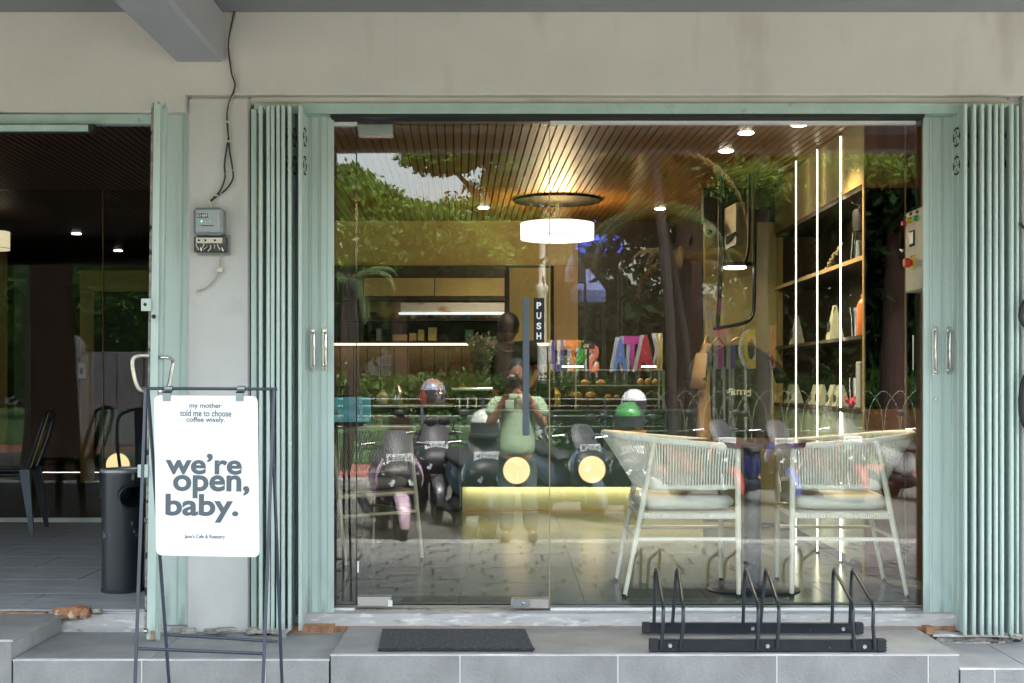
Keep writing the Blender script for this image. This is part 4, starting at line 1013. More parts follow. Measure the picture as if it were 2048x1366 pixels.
# clothes rail hanging from the ceiling
cr = thing('clothes_rail', 'bent black pipe clothes rail hanging from the ceiling beside the shelves', 'rail', P(1470, 660, 8.8))
MB().tube(soft([P(1509, 310, 8.9), P(1509, 380, 8.9), P(1509, 500, 8.9), P(1508, 600, 8.9), P(1504, 632, 8.88), P(1490, 645, 8.85), P(1460, 652, 8.7), P(1430, 657, 8.5)]), .014, 10).build('pipe', sb, cr, smooth=True)
MB().tube(soft([P(1440, 310, 8.5), P(1440, 400, 8.5), P(1440, 560, 8.5), P(1436, 640, 8.5), P(1430, 657, 8.5)]), .014, 10).build('pipe', sb, cr, smooth=True)
hangm = mat('brass_wire', (.55, .30, .10), .35, metal=.7)
def tshirt(label, c, w, h_, m, yaw, text=False, sl=.17):
    """hanging tee with hanger: built in its own plane then turned"""
    t = thing('hanging_tshirt', label, 't-shirt', c, 'shirts on the clothes rail')
    rows = []; n = 16
    out = [(0, .06), (.035, .10), (.10, .30), (.22, .43), (.26, .47), (.45, .50), (1.0, .52)]
    prof = [(.0, .17), (.04, .30), (.10, .46), (.16, .50), (.30, .505), (.6, .50), (.85, .515), (1, .53)]
    for u, hwid in prof:
        ring = []
        for k in range(n):
            a = 2*math.pi*k/n; f = math.sin(a*3+u*9)*.006*(u+.2)
            th = .022+.035*u
            ring.append(Vector((math.cos(a)*hwid*w, math.copysign(abs(math.sin(a))**.7, math.sin(a))*th+f, -u*h_)))
        rows.append(ring)
    mb = MB().loft(rows)
    me = mb.mesh('body'); rot = Matrix.Rotation(yaw, 4, 'Z')
    T = Matrix.Translation(c) @ rot
    me.transform(T); link('body', me, m, t, smooth='all')
    for s in (-1, 1):
        mb = MB().tube([Vector((s*.40*w, 0, -.09*h_)), Vector((s*.58*w, .0, -.24*h_)), Vector((s*.66*w, 0, -.38*h_))], [.075*w*2, .10*w*2*.9, .11*w*2], 12, flat=.35)
        me = mb.mesh('sleeve'); me.transform(T); link('sleeve', me, m, t, smooth='all')
    hg = MB().tube([(-.36*w, 0, -.04), (-.05*w, 0, .045), (0, 0, .055), (.05*w, 0, .045), (.36*w, 0, -.04)], .006, 6)
    hg.tube(soft([(0, 0, .055), (0, 0, .10), (.012, 0, .125), (.028, 0, .115), (.03, 0, .095)]), .0035, 6)
    me = hg.mesh('hanger'); me.transform(T); link('hanger', me, hangm, t, smooth='all')
    if text:
        mb = MB()
        for k, (a0, a1, b0, b1) in enumerate(((-.105, -.100, .0, .024), (-.105, -.088, .0, .006), (-.092, -.082, .006, .03), (-.084, -.060, .024, .034), (-.075, -.055, -.012, .020), (-.052, -.047, -.012, .03), (-.047, -.038, -.01, -.004), (-.034, -.028, -.010, .024),
            (-.028, -.010, .016, .024), (-.012, -.006, -.010, .024), (-.002, .003, -.010, .020), (.003, .016, .018, .024), (.016, .021, -.010, .024), (.026, .031, -.010, .022), (.034, .062, -.020, -.010), (.040, .052, .006, .022), (.056, .064, -.012, .030))):
            mb.box((a0, -.068, -.50*h_+b0), (a1, -.064, -.50*h_+b1))
        me = mb.mesh('chest_print'); me.transform(T); link('chest_print', me, mat('print_pale', (.42, .45, .38), .8), t)
    return t
teed = mat('tee_dark', (.018, .022, .016), .9, var=.2, scale=9, bump=.2, bscale=90)
teeb = mat('tee_beige', (.33, .22, .13), .9, var=.08, scale=9, bump=.2, bscale=90)
tshirt('dark printed t-shirt hanging in front on the clothes rail', P(1478, 690, 8.75), .46, .66, teed, R_(6), True)
tshirt('beige t-shirt hanging sideways behind the dark one', P(1418, 686, 8.65)+Vector((0, .10, 0)), .27, .80, teeb, R_(62))
tshirt('second dark t-shirt between the beige one and the printed one', P(1440, 690, 8.75)+Vector((0, .09, 0)), .42, .64, teed, R_(48))
for k in range(5):
    o = MB().tube(soft([P(1452+k*9, 655-k*1.6, 8.72+.03*k)+Vector((0, 0, d)) for d in (-.03, -.01)]+[P(1456+k*9, 650-k*1.6, 8.72+.03*k)]), .0035, 5).build('hanger_hook', hangm, cr, smooth=True)

# beige speaker box, camera
spk = thing('wall_speaker', 'beige box speaker with dark slanted grille high on the olive wall', 'speaker', P(1470, 500, 9.2))
mb = MB(); A = [P(1452, 416, 9.15), P(1472, 405, 9.0), P(1490, 404, 9.2), P(1490, 486, 9.2), P(1472, 478, 9.0), P(1452, 492, 9.15)]
mb.prism([A[0], A[1], A[2], A[2]+Vector((0, .12, 0)), A[0]+Vector((0, .17, 0))], (0, 0, A[3].z-A[2].z)); mb.build('housing', M['cream'], spk)
mb = MB().prism([P(1453, 473, 9.12), P(1473, 462, 8.98), P(1478, 474, 8.98), P(1453, 489, 9.12)], (0, .02, 0)); mb.build('grille', M['rubber'], spk)
cc = thing('security_camera', 'small white dome security camera beside the black strap lamp', 'camera', P(1419, 450, 9.3))
MB().ball(P(1420, 459, 9.25), .048, 16, 10, (1, 1, 1.2)).build('housing', M['white_alu'], cc, smooth='all')
MB().ball(P(1419, 464, 9.20), .020, 12, 8).build('lens', M['black'], cc, smooth='all')

# right-hand shelving (plane x = 1.91)
XS = 1.91
rs = thing('shelf_unit', 'tall dark wood display shelving with pale green base cabinets on the right wall', 'shelf', (XS+.15, 1.7, 0))
y0s, y1s = 6.96-CD, 9.3-CD
def rb(name, x0, x1, z0, z1, m, y0=y0s, y1=y1s, bev=0): return box(name, (x0, y0, z0), (x1, y1, z1), M[m], rs, bev)
rb('upper_panel', XS, XS+.03, 2.15, CEIL-.001, 'olive')
rb('shelf_edge', XS-.006, XS+.02, 2.125, 2.149, 'tan')
rb('back_panel', XS+.30, XS+.32, .90, 2.149, 'dkbrown')
rb('shelf_board', XS+.005, XS+.30, 1.715, 1.735, 'dkbrown'); rb('shelf_edge', XS-.004, XS+.0045, 1.713, 1.737, 'tan')
rb('shelf_board', XS+.005, XS+.30, 1.285, 1.305, 'dkbrown'); rb('shelf_board', XS+.005, XS+.30, 2.10, 2.1245, 'dkbrown')
rb('side_panel', XS, XS+.30, .90, 2.10, 'dkbrown', y0s-.02, y0s)
for k in range(4): rb('cabinet_door', XS, XS+.018, .06, .873, 'sage', y0s+k*(y1s-y0s)/4+.002, y0s+(k+1)*(y1s-y0s)/4-.002, .0015)
rb('cabinet_body', XS+.02, XS+.30, .0, .872, 'dkbrown'); rb('cabinet_top', XS-.012, XS+.30, .874, .899, 'dkbrown')
box('partition', (XS+.325, y0s, 0), (XS+.40, y1s+.2, CEIL-.001), M['dkbrown'], B)
for i, (q, Z) in enumerate(((1592, 8.25), (1634.5, 7.84), (1681, 7.42))):
    lb = ['vertical glowing light tube standing furthest back before the shelves', 'vertical glowing light tube standing in the middle before the shelves', 'vertical glowing light tube standing nearest the brown wall']
    t = thing('light_tube', lb[i], 'lamp', (X(q, Z), Z-CD, 0), 'vertical light tubes before the shelves')
    MB().tube([(X(q, Z), Z-CD, .012), (X(q, Z), Z-CD, CEIL-.02)], .0036, 10).build('tube', M['led'], t, smooth=True)
    for z in (.0005, CEIL-.0195): MB().cyl((X(q, Z), Z-CD, z), (X(q, Z), Z-CD, z+.0105), .011).build('end_cap', M['alu'], t)
bagm = mixin(mat('coffee_bag_paper', (.38, .40, .30), .55, var=.06), (.05, .06, .04), 16, .63, .66, (1, 1, .6))
def bag(label, y, z, w, d, h_, taper=.45, m=bagm):
    x = XS+.07; t = thing('coffee_bag', label, 'coffee bag', (x, y, z), 'coffee bags on the right shelves')
    b0 = [(x-d/2, y-w/2, z), (x+d/2, y-w/2, z), (x+d/2, y+w/2, z), (x-d/2, y+w/2, z)]
    r = [[Vector(p) for p in b0]]
    for u in (.5, .9, 1):
        dd = d*(1-.85*u); ww = w*(1-taper*u*(1 if taper > .2 else 1)); r.append([Vector(p) for p in ((x-dd/2, y-ww/2, z+h_*u), (x+dd/2, y-ww/2, z+h_*u), (x+dd/2, y+ww/2, z+h_*u), (x-dd/2, y+ww/2, z+h_*u))])
    MB().loft(r).build('bag', m, t)
    box('label', (x-d/2*.86-.004, y-w*.17, z+h_*.22), (x-d/2*.80, y+w*.17, z+h_*.52), M['rubber'], t)
    return t
def ys(px, x=XS+.05): return F*x/(px-1024)-CD
bags = [(1577, .90, .13, .13, 'pale coffee bag at the back end of the lower shelf'), (1586, .90, .12, .13, 'coffee bag second from the back end of the lower shelf'), (1626, .90, .13, .13, 'yellowish coffee bag behind the middle light tube on the lower shelf'), (1638, .90, .10, .13, 'slim coffee bag hidden partly by the middle light tube'),
        (1660, .90, .14, .13, 'coffee bag with two dark marks left of the front light tube'), (1675, .90, .13, .13, 'coffee bag right beside the front light tube on the lower shelf'), (1588, 1.306, .12, .20, 'tapered coffee bag on the upper shelf behind the back light tube'), (1663, 1.306, .13, .21, 'large tapered coffee bag on the upper shelf before the front light tube')]
for q, z, w, h_, lb in bags: bag(lb, ys(q), z+.001, w*.8, .09, h_, .5 if z > 1 else .12)
def bottle(name, label, px, z, prof, m, cat='bottle'):
    x = XS+.06; y = ys(px, x); c = Vector((x, y, z)); o = MB().lathe(c, prof, 20).build(name, m, None, smooth=True, origin=c); return tag(o, label, cat)
bottle('water_bottle', 'bright orange water bottle at the front edge of the upper shelf', 1727, 1.306, [(.001, 0), (.034, 0), (.036, .01), (.036, .17), (.022, .20), (.014, .205), (.014, .235), (.001, .236)], mat('orange_enamel', (.85, .22, .05), .4))
bottle('tumbler', 'silver tumbler beside the orange bottle on the upper shelf', 1713, 1.306, [(.001, 0), (.026, 0), (.030, .12), (.037, .14), (.037, .165), (.001, .168)], M['steel'], 'tumbler')
bottle('tumbler', 'silver tumbler above the pink flowers on the lower shelf', 1713, .90, [(.001, 0), (.034, 0), (.040, .13), (.040, .17), (.001, .172)], M['steel'], 'tumbler')
o = box('serving_board', (XS+.02, ys(1727)-.03, .901), (XS+.035, ys(1727)+.05, 1.16), mat('pale_board', (.46, .50, .47), .5), None, .004); tag(o, 'pale upright board at the front end of the lower shelf', 'board')
fb = MB(); 
for k in range(46): fb.ball((XS+.05+random.gauss(0, .022), ys(1712)+random.gauss(0, .02), .93+random.gauss(0, .018)), .009+random.random()*.006, 5, 4)
o = fb.build('pink_flowers', mat('petal_pink', (.75, .08, .16), .7, var=.3), None); tag(o, 'small bunch of pink flowers in front of the silver tumbler', 'flowers')
dk = thing('manual_grinder', 'black hand grinder with silver legs on the top right shelf', 'grinder', (XS+.06, ys(1716), 1.736))
yg = ys(1716)
MB().lathe((XS+.06, yg, 1.90), [(.001, 0), (.035, 0), (.04, .05), (.04, .11), (.03, .125), (.001, .13)], 16).build('hopper', M['rubber'], dk, smooth=True)
for a in (-1, 1):
    for b2 in (-1, 1): MB().tube([(XS+.06+a*.03, yg+b2*.03, 1.9), (XS+.06+a*.04, yg+b2*.04, 1.737)], .004, 6).build('leg', M['steel'], dk)
MB().lathe((XS+.06, yg, 1.737), [(.001, 0), (.025, 0), (.03, .11), (.001, .115)], 14).build('glass_jar', mat('jar_blue_grey', (.2, .27, .3), .15), dk, smooth=True)
MB().tube([(XS+.06, yg, 2.03), (XS+.06, yg, 2.05), (XS+.0, yg-.06, 2.055)], .005, 6).build('crank', M['steel'], dk)
dw = MB()
for k in range(26):
    y = ys(1652+k*1.1); z = 1.745+k*.0045; dw.ball((XS+.05+random.gauss(0, .006), y+random.gauss(0, .008), z+random.gauss(0, .006)), .011, 6, 5)
o = dw.build('driftwood', mat('driftwood_pale', (.38, .30, .19), .9, var=.3, scale=30, bump=.6), None); tag(o, 'pale leaning piece of driftwood on the top right shelf', 'driftwood')

# control box at the right jamb
xb = 1.935
cx_ = thing('control_box', 'cream electrical control box with red yellow green lamps and a red stop switch', 'control box', (xb+.05, .2, H(577, 6.1)))
MB().box((xb, 5.975-CD, H(577, 5.975)), (2.055, 6.30-CD, H(419, 6.17)), .008).build('cabinet', M['cream'], cx_)
def onface(px, py): 
    Z = F*xb/(px-1024); return Vector((xb, Z-CD, H(py, Z)))
for q, r_, col in ((1810.5, 447, (.65, .02, .03)), (1822, 440, (.8, .55, .02)), (1834.5, 436, (.02, .45, .10))):
    c = onface(q, r_); mm = mat('lens_%d' % int(q), col, .25)
    MB().lathe(c, [(.001, -.020), (.012, -.018), (.014, -.004), (.017, -.003), (.017, .001), (.001, .001)], 16, 'x').build('pilot_lamp', mm, cx_, smooth=True)
    box('name_plate', c+Vector((-.002, -.018, .022)), c+Vector((.001, .018, .036)), M['rubber'], cx_)
c = onface(1825, 477); box('meter_frame', c+Vector((-.006, -.036, -.038)), c+Vector((.001, .036, .038)), M['rubber'], cx_, .002)
box('meter_face', c+Vector((-.008, -.030, -.026)), c+Vector((-.0062, .030, .030)), mat('meter_face', (.45, .5, .52), .2), cx_)
c = onface(1826, 524); box('switch_plate', c+Vector((-.006, -.036, -.034)), c+Vector((.001, .030, .034)), mat('switch_yellow', (.8, .6, .05), .4), cx_, .002)
MB().lathe(c+Vector((0, 0, -.004)), [(.001, -.045), (.022, -.043), (.024, -.02), (.014, -.006), (.001, 0)], 16, 'x').build('switch_knob', mat('switch_red', (.75, .05, .03), .35), cx_, smooth=True)
put_text('switch_mark', 'OFF', 0, 0, 0, .03, .009, M['rubber'], cx_, -1, .0004, 0, rot=Matrix.Translation(c+Vector((-.0075, .0, .026))) @ Matrix.Rotation(R_(-90), 4, 'Z'))
MB().tube([onface(1808, 500), onface(1808, 500)+Vector((-.02, 0, 0)), onface(1813, 503)+Vector((-.02, 0, 0))], .004, 6).build('key', M['steel'], cx_)

# downlights
DL = [(967, 414, 'between the door edge and the pendant'), (1320, 416, 'right of the drum pendant'), (1492, 264, 'nearest the white top rail'), (1452, 300, 'behind the one at the top rail'), (1598, 247.5, 'just under the header beside the light tubes'),
      (153, 466, 'left one in the dark porch ceiling'), (236, 500, 'right one in the dark porch ceiling')]
LQ = []
for px, py, lb in DL:
    Z = F*(CEIL-CZ)/(765-py); c = Vector((X(px, Z), Z-CD, CEIL-.002))
    t = thing('downlight', 'round recessed ceiling downlight '+lb, 'downlight', c, 'recessed ceiling downlights')
    r = .046
    MB().lathe(c, [(r, -.004), (r+.012, -.003), (r+.012, .0), (r, .0)], 24).build('trim_ring', M['alu'], t, smooth=True)
    MB().lathe(c, [(.001, -.010), (r*.9, -.009), (r, -.003), (r, 0), (.001, 0)], 24).build('diffuser', M['lamp'], t)
    LQ.append(c)
def lamp(kind, name, loc, e, col, **k):
    l = bpy.data.lights.new(name, kind); l.energy = e*EM; l.color = col
    for a, b_ in k.items(): setattr(l, a, b_)
    o = bpy.data.objects.new(name, l); C.objects.link(o); o.location = loc; return o
for i, c in enumerate(LQ): lamp('SPOT', 'downlight_lamp', c+Vector((0, 0, -.03)), (30, 30, 80, 80, 110, 7, 7)[i], (1, .78, .46), spot_size=R_(115), spot_blend=.7, shadow_soft_size=.05)
lamp('POINT', 'pendant_lamp_light', (X(1114.5, 10.1), 10.1-CD, H(436, 10.1)), 34, (1, .64, .26), shadow_soft_size=.12)
lamp('POINT', 'pendant_lamp_light', (X(1114.5, 10.1), 10.1-CD, H(500, 10.1)), 16, (1, .86, .6), shadow_soft_size=.12)

def strip(name, x0, x1, y, z, w, e, col, rx=0):
    o = lamp('AREA', name, ((x0+x1)/2, y, z), e, col, shape='RECTANGLE', size=x1-x0, size_y=w); o.rotation_euler = (rx, 0, 0); return o
strip('wall_strip_lamp', X(600, 11.2), X(1099, 11.2), 11.24-CD, H(691.5, 11.2), .03, 4, (1, .66, .24), R_(22))
strip('kick_strip_lamp', x0c+.02, x1c, ZC-CD+.08, H(976.5, ZC), .03, 4.5, (1, .80, .42), R_(28))
# ------------------------------------------------------------------ things on the counters
def lath(name, label, cat, c, prof, m, n=16, group=None):
    o = MB().lathe(c, prof, n).build(name, m, None, smooth=True, origin=c); return tag(o, label, cat, group)
ZT_ = H(821, 10.2)+.0005
# back bench under the strip light carrying the machines
bb = thing('back_bench', 'dark back bench under the strip light carrying bar tools', 'bench', (X(850, 11), 10.95-CD, 0))
box('bench_body', (X(560, 11), 10.9-CD, 0), (X(1156, 11), 11.38-CD, .83), M['dkbrown'], bb)
box('bench_top', (X(560, 11), 10.86-CD, .831), (X(1156, 11), 11.38-CD, .855), M['alu'], bb)
brass = mat('brass', (.60, .36, .10), .3, metal=.8, var=.1)
itm = [(925, 'brass', .05, .20, 'brass tap tower with round head on the back bench'), (962, 'clay', .045, .17, 'tan clay jug on the back bench left of the barista'), (880, 'steel', .045, .15, 'steel pitcher on the back bench near the helmet reflection'),
       (845, 'red', .035, .13, 'red tin on the back bench'), (795, 'steel', .055, .19, 'tall steel pot on the back bench left of the red tin'), (1085, 'yellow', .05, .19, 'yellow bottle on the back bench right of the door handle'),
       (1112, 'yellow', .045, .15, 'short yellow bottle beside the glass door edge'), (1139, 'tan', .04, .17, 'amber bottle on the bench below the tan panel'), (765, 'cream', .05, .13, 'cream jar at the left of the back bench')]
cm = {'brass': brass, 'clay': mat('clay', (.45, .2, .08), .6), 'steel': M['steel'], 'red': mat('tin_red', (.6, .06, .03), .4), 'yellow': mat('bottle_yellow', (.62, .42, .05), .3), 'tan': M['tan'], 'cream': M['cream']}
for q, m_, r, h_, lb in itm:
    c = P(q, 0, 11.0); c.z = .8555
    lath('bar_vessel', lb, 'vessel', c, [(.001, 0), (r*.8, 0), (r, h_*.2), (r, h_*.6), (r*.45, h_*.8), (r*.4, h_*.95), (r*.5, h_), (.001, h_)], cm[m_], 16, 'vessels on the back bench')
em = thing('espresso_machine', 'low steel and black espresso machine on the green counter beside the barista', 'coffee machine', P(990, 821, 10.5))
c0 = P(930, 819.5, 10.45)
MB().box(P(905, 819, 10.6), P(985, 782, 11.0-.2), .012).build('body', M['rubber'], em); MB().box(P(903, 783, 10.58), P(987, 777, 10.82), .004).build('tray', M['steel'], em)
for q in (918, 935, 952): MB().cyl(P(q, 818, 10.55), P(q, 796, 10.55), .022).build('group_head', M['chrome'], em, smooth=True)
em.location.z = ZT_; 
gd = thing('coffee_grinder', 'black coffee grinder with clear hopper on the counter below the push sign', 'grinder', (X(1092, 10.45), 10.45-CD, ZT_))
MB().box((X(1092, 10.45)-.07, 10.38-CD, ZT_), (X(1092, 10.45)+.07, 10.58-CD, ZT_+.25), .012).build('body', M['rubber'], gd)
MB().lathe((X(1092, 10.45), 10.48-CD, ZT_+.251), [(.001, 0), (.04, 0), (.075, .10), (.075, .12), (.001, .12)], 18).build('hopper', mat('hopper_amber', (.3, .2, .08), .1), gd, smooth=True)
# silvery dried plants
def plant(name, label, c, h_, w, n, col1, col2, potm, seed, cat='plant'):
    rnd = random.Random(seed); t = thing(name, label, cat, c)
    MB().lathe(c, [(.001, 0), (.05, 0), (.06, .10), (.055, .11), (.001, .10)], 16).build('pot', potm, t, smooth=True)
    st_ = MB(); lf = MB()
    for k in range(n):
        a = rnd.uniform(0, 2*math.pi); d = Vector((math.cos(a), math.sin(a)*.7, 0)); p = Vector(c)+Vector((0, 0, .1)); pts = [p]; sp_ = rnd.uniform(.2, 1)*w
        for i in range(1, 7):
            u = i/6; pts.append(Vector(c)+Vector((0, 0, .1+h_*u*rnd.uniform(.85, 1)))+d*sp_*u**1.4+Vector((rnd.gauss(0, .01), 0, 0)))
        st_.tube(pts, [.004*(1-.1*i) for i in range(7)], 4)
        for i in range(2, 7):
            for j in range(7):
                q = pts[i].lerp(pts[i-1], rnd.random()); v = Vector((rnd.gauss(0, 1), rnd.gauss(0, .6), rnd.gauss(.4, .8))).normalized()*.045; s = v.cross(Vector((rnd.random(), 1, rnd.random()))).normalized()*.009
                lf.add([q, q+v*.5+s, q+v, q+v*.5-s], [(0, 1, 2, 3)])
    st_.build('stems', mat('stem_grey', (.3, .28, .2), .8), t); lf.build('foliage', leafmat(name+'_leaf', col1, col2, .15), t, kind='stuff'); return t
plant('potted_plant', 'silvery grey branching plant standing behind the counter left of the barista', P(967, 0, 10.7).xy.to_3d()+Vector((0, 0, ZT_)), .52, .15, 24, (.24, .27, .18), (.46, .48, .34), M['cream'], 3)
plant('potted_plant', 'small grey green plant on the counter right of the glass door edge', P(1135, 0, 10.6).xy.to_3d()+Vector((0, 0, ZT_)), .34, .12, 18, (.12, .18, .10), (.30, .36, .24), M['rubber'], 5)
# pastry rack
pr = thing('pastry_rack', 'two tier glass and wire pastry display on the counter with small strip lamps', 'display', P(1235, 821, 10.5))
pr.location.z = ZT_
wire = mat('rack_wire', (.50, .52, .46), .3, metal=.6)
for py in (740, 771, 799):
    for yy_ in (10.3, 10.62):
        MB().tube([P(1150, py, yy_), P(1327, py, yy_)], .006, 6).build('bar', wire, pr)
    if py > 745:
        mb = MB()
        for k in range(34): mb.tube([P(1152+k*5.3, py, 10.3), P(1152+k*5.3, py, 10.62)], .0022, 4)
        mb.build('grid', wire, pr, kind='stuff')
for q in (1318, 1326): box('post', (X(q-2, 10.3), 10.29-CD, ZT_), (X(q+2, 10.3), 10.31-CD, H(740, 10.3)), wire, pr)
box('post', (X(1150, 10.3), 10.29-CD, ZT_), (X(1153, 10.3), 10.31-CD, H(740, 10.3)), wire, pr)
box('back_post', (X(1326, 10.62), 10.61-CD, ZT_), (X(1329, 10.62), 10.63-CD, H(740, 10.62)), wire, pr); box('back_post', (X(1150, 10.62), 10.61-CD, ZT_), (X(1153, 10.62), 10.63-CD, H(740, 10.62)), wire, pr)
for a, b_ in ((1124, 1167), (1283, 1312)): box('strip_lamp', P(a, 735, 10.44), P(b_, 731.5, 10.46), emit('strip_lamp_white', (1, .85, .6), 4), pr)
bread = mixin(mat('bread_crust', (.55, .27, .06), .6, var=.25, scale=18, bump=.4), (.75, .55, .22), 12, .5, .6)
def bun(label, q, py, w, h_, k=0):
    c = P(q, py-1, 10.42); mb = MB().ball(c+Vector((0, 0, h_*.4)), 1, 14, 8, (w, w*.8, h_*.6)); o = mb.build('pastry', bread, None, smooth='all'); tag(o, label, 'pastry', 'pastries on the wire rack')
bun('leftmost golden pastry on the upper wire shelf', 1170, 771, .035, .045); bun('golden pastry beside the leftmost on the upper shelf', 1202, 771, .037, .045)
bun('round bun left of three at the right end of the upper shelf', 1281, 771, .028, .055); bun('middle round bun of three at the right end of the upper shelf', 1296, 771, .028, .055); bun('last round bun at the right end of the upper shelf', 1311, 771, .028, .05)
bun('orange flat loaf at the left of the lower wire shelf', 1155, 799, .04, .06); bun('wide orange loaf on the lower wire shelf', 1182, 799, .05, .06); bun('small dark pastry in the middle of the lower shelf', 1216, 799, .03, .04)
for q, lb in ((1233, 'light'), (1250, 'dark')): bun(lb+' little cake right of the middle on the lower wire shelf', q, 799, .022, .035)
# paper cups and boxes left, behind the door
for k, (q, w, h_, m_n, lb) in enumerate(((1034, 20, 20, 'red', 'red carton on the counter beside the photographer reflection'), (1010, 18, 12, 'steel', 'flat steel tray box on the counter beside the red carton'))):
    o = box('carton', P(q, 821, 10.75)-Vector((0, 0, 0)), P(q+w, 821-h_*1.5, 10.85), cm[m_n], None, .003); tag(o, lb, 'carton')
    lo = min(v[2] for v in o.bound_box); o.location.z = ZT_

# ------------------------------------------------------------------ people
skinm = mat('skin_brown', (.15, .07, .035), .55, var=.08, scale=8)
skind = mat('skin_brown_light', (.30, .16, .09), .55, var=.08, scale=8)
hairm = mat('hair_black', (.008, .007, .007), .5, bump=.4, bscale=90)
def head_extra(c, r=.098, face=1, tilt=0.0):
    """skull, jaw, nose, ears, brows; face=+1 looks to +y, -1 to -y"""
    def f(mb):
        b0 = len(mb.v)
        n, m_ = 20, 16; rings = []
        for i in range(m_+1):
            a = math.pi*i/m_; zz = -math.cos(a); rr = math.sin(a); ring = []
            for k in range(n):
                t = 2*math.pi*k/n; x = rr*math.cos(t)*.78; y = rr*math.sin(t)*.95; z = zz*1.18
                fr = y*face
                if z < -.2: x *= 1+.30*(z+.2); y = y*(1+.25*(z+.2))+face*.06*(-z-.2)
                if fr > .5 and abs(x) < .16 and -.35 < z < .15: y += face*.20*(1-abs(x)/.16)*(1-abs(z+.15)/.25 if abs(z+.15) < .25 else 0)
                if fr > .5 and .10 < z < .30 and .12 < abs(x) < .42: y -= face*.05
                if fr > .5 and -.62 < z < -.45 and abs(x) < .25: y += face*.05
                ring.append(Vector((x*r, y*r, z*r)))
            rings.append(ring)
        rot = Matrix.Rotation(-tilt*face, 4, 'X')
        rings = [[Vector(c)+(rot @ p) for p in ring] for ring in rings]
        mb.loft(rings)
        for s in (-1, 1): mb.ball(Vector(c)+rot @ Vector((s*r*.80, 0, -.02*r)), r*.26, 8, 6, (.35, .8, 1.2))
    return f
def hand(mb, wrist, d, up, side, L=.095, curl=.6):
    """palm and five curled fingers; d = direction of fingers, side = towards the thumb"""
    d, up, side = Vector(d).normalized(), Vector(up).normalized(), Vector(side).normalized(); w = Vector(wrist)
    mb.tube([w-d*.01, w+d*L*.45, w+d*L*.95], [.024, .036, .034], 10, flat=.5)
    for i, l in enumerate((.068, .078, .073, .056)):
        b = w+d*L*.92+side*(.027-.018*i); p = [b]; dd = d.copy()
        for s in (.45, .32, .23):
            p.append(p[-1]+dd*l*s*1.3); dd = (dd*math.cos(curl)-up*math.sin(curl)).normalized()
        mb.tube(p, [.0095, .009, .008, .0065], 7)
    b = w+d*L*.25+side*.028; mb.tube([b, b+side*.025+d*.02, b+side*.032+d*.05, b+side*.02+d*.07], [.012, .0115, .010, .008], 7)
# barista, seen from the waist up behind the counter, looking down
bc = P(1017, 660, 10.95)
ba = thing('person', 'barista in a black t-shirt with gold necklace looking down behind the counter', 'person', (bc.x, bc.y, 0))
bx, by = bc.x, bc.y; hz = bc.z
V = [(bx, by, 1.0), (bx, by, 1.18), (bx, by, 1.34), (bx, by-.005, hz-.15), (bx, by-.02, hz-.06), (bx-.19, by, 1.36), (bx-.25, by-.02, 1.12), (bx-.16, by-.22, .98), (bx+.19, by, 1.36), (bx+.25, by-.02, 1.12), (bx+.16, by-.22, .98), (bx-.09, by, .55), (bx-.10, by, .08), (bx+.09, by, .55), (bx+.10, by, .08), (bx, by, .92)]
E = [(0, 1), (1, 2), (2, 3), (3, 4), (2, 5), (5, 6), (6, 7), (2, 8), (8, 9), (9, 10), (0, 15), (15, 11), (11, 12), (15, 13), (13, 14)]
Rr = [(.15, .10), (.15, .10), (.13, .09), (.055, .055), (.05, .05), (.055, .055), (.042, .042), (.028, .028), (.055, .055), (.042, .042), (.028, .028), (.07, .07), (.045, .045), (.07, .07), (.045, .045), (.14, .10)]
def bex(mb):
    head_extra((bx, by-.03, hz+.0), .098, -1, .35)(mb)
    hand(mb, (bx-.16, by-.22, .98), (.3, -1, -.2), (0, 0, 1), (1, .2, 0)); hand(mb, (bx+.16, by-.22, .98), (-.3, -1, -.2), (0, 0, 1), (-1, .2, 0))
skin('body', V, E, Rr, skinm, ba, 2, 0, bex)
Vs = [(bx, by, .88), (bx, by, 1.0), (bx, by, 1.18), (bx, by+.004, 1.36), (bx, by, hz-.165), (bx-.195, by, 1.37), (bx-.245, by-.01, 1.18), (bx+.195, by, 1.37), (bx+.245, by-.01, 1.18)]
skin('tshirt', Vs, [(0, 1), (1, 2), (2, 3), (3, 4), (3, 5), (5, 6), (3, 7), (7, 8)], [(.17, .12), (.175, .125), (.18, .125), (.15, .11), (.075, .07), (.085, .08), (.075, .075), (.085, .08), (.075, .075)], teed, ba)
skin('trousers', [(bx, by, .95), (bx-.09, by, .85), (bx-.09, by, .5), (bx-.10, by, .04), (bx+.09, by, .85), (bx+.09, by, .5), (bx+.10, by, .04)], [(0, 1), (1, 2), (2, 3), (0, 4), (4, 5), (5, 6)], [(.15, .11), (.09, .09), (.08, .08), (.06, .06), (.09, .09), (.08, .08), (.06, .06)], M['rubber'], ba)
MB().ball((bx, by-.035, hz+.045), .110, 18, 12, (.86, 1.06, .98)).build('hair', hairm, ba, smooth='all')
MB().tube([(bx+.075*math.cos(a), by-.03+.075*math.sin(a)*.9, hz-.155-.03*(1 if math.sin(a) < 0 else 0)*abs(math.sin(a))) for a in [2*math.pi*k/24 for k in range(25)]], .0055, 6).build('necklace', brass, ba, smooth=True)
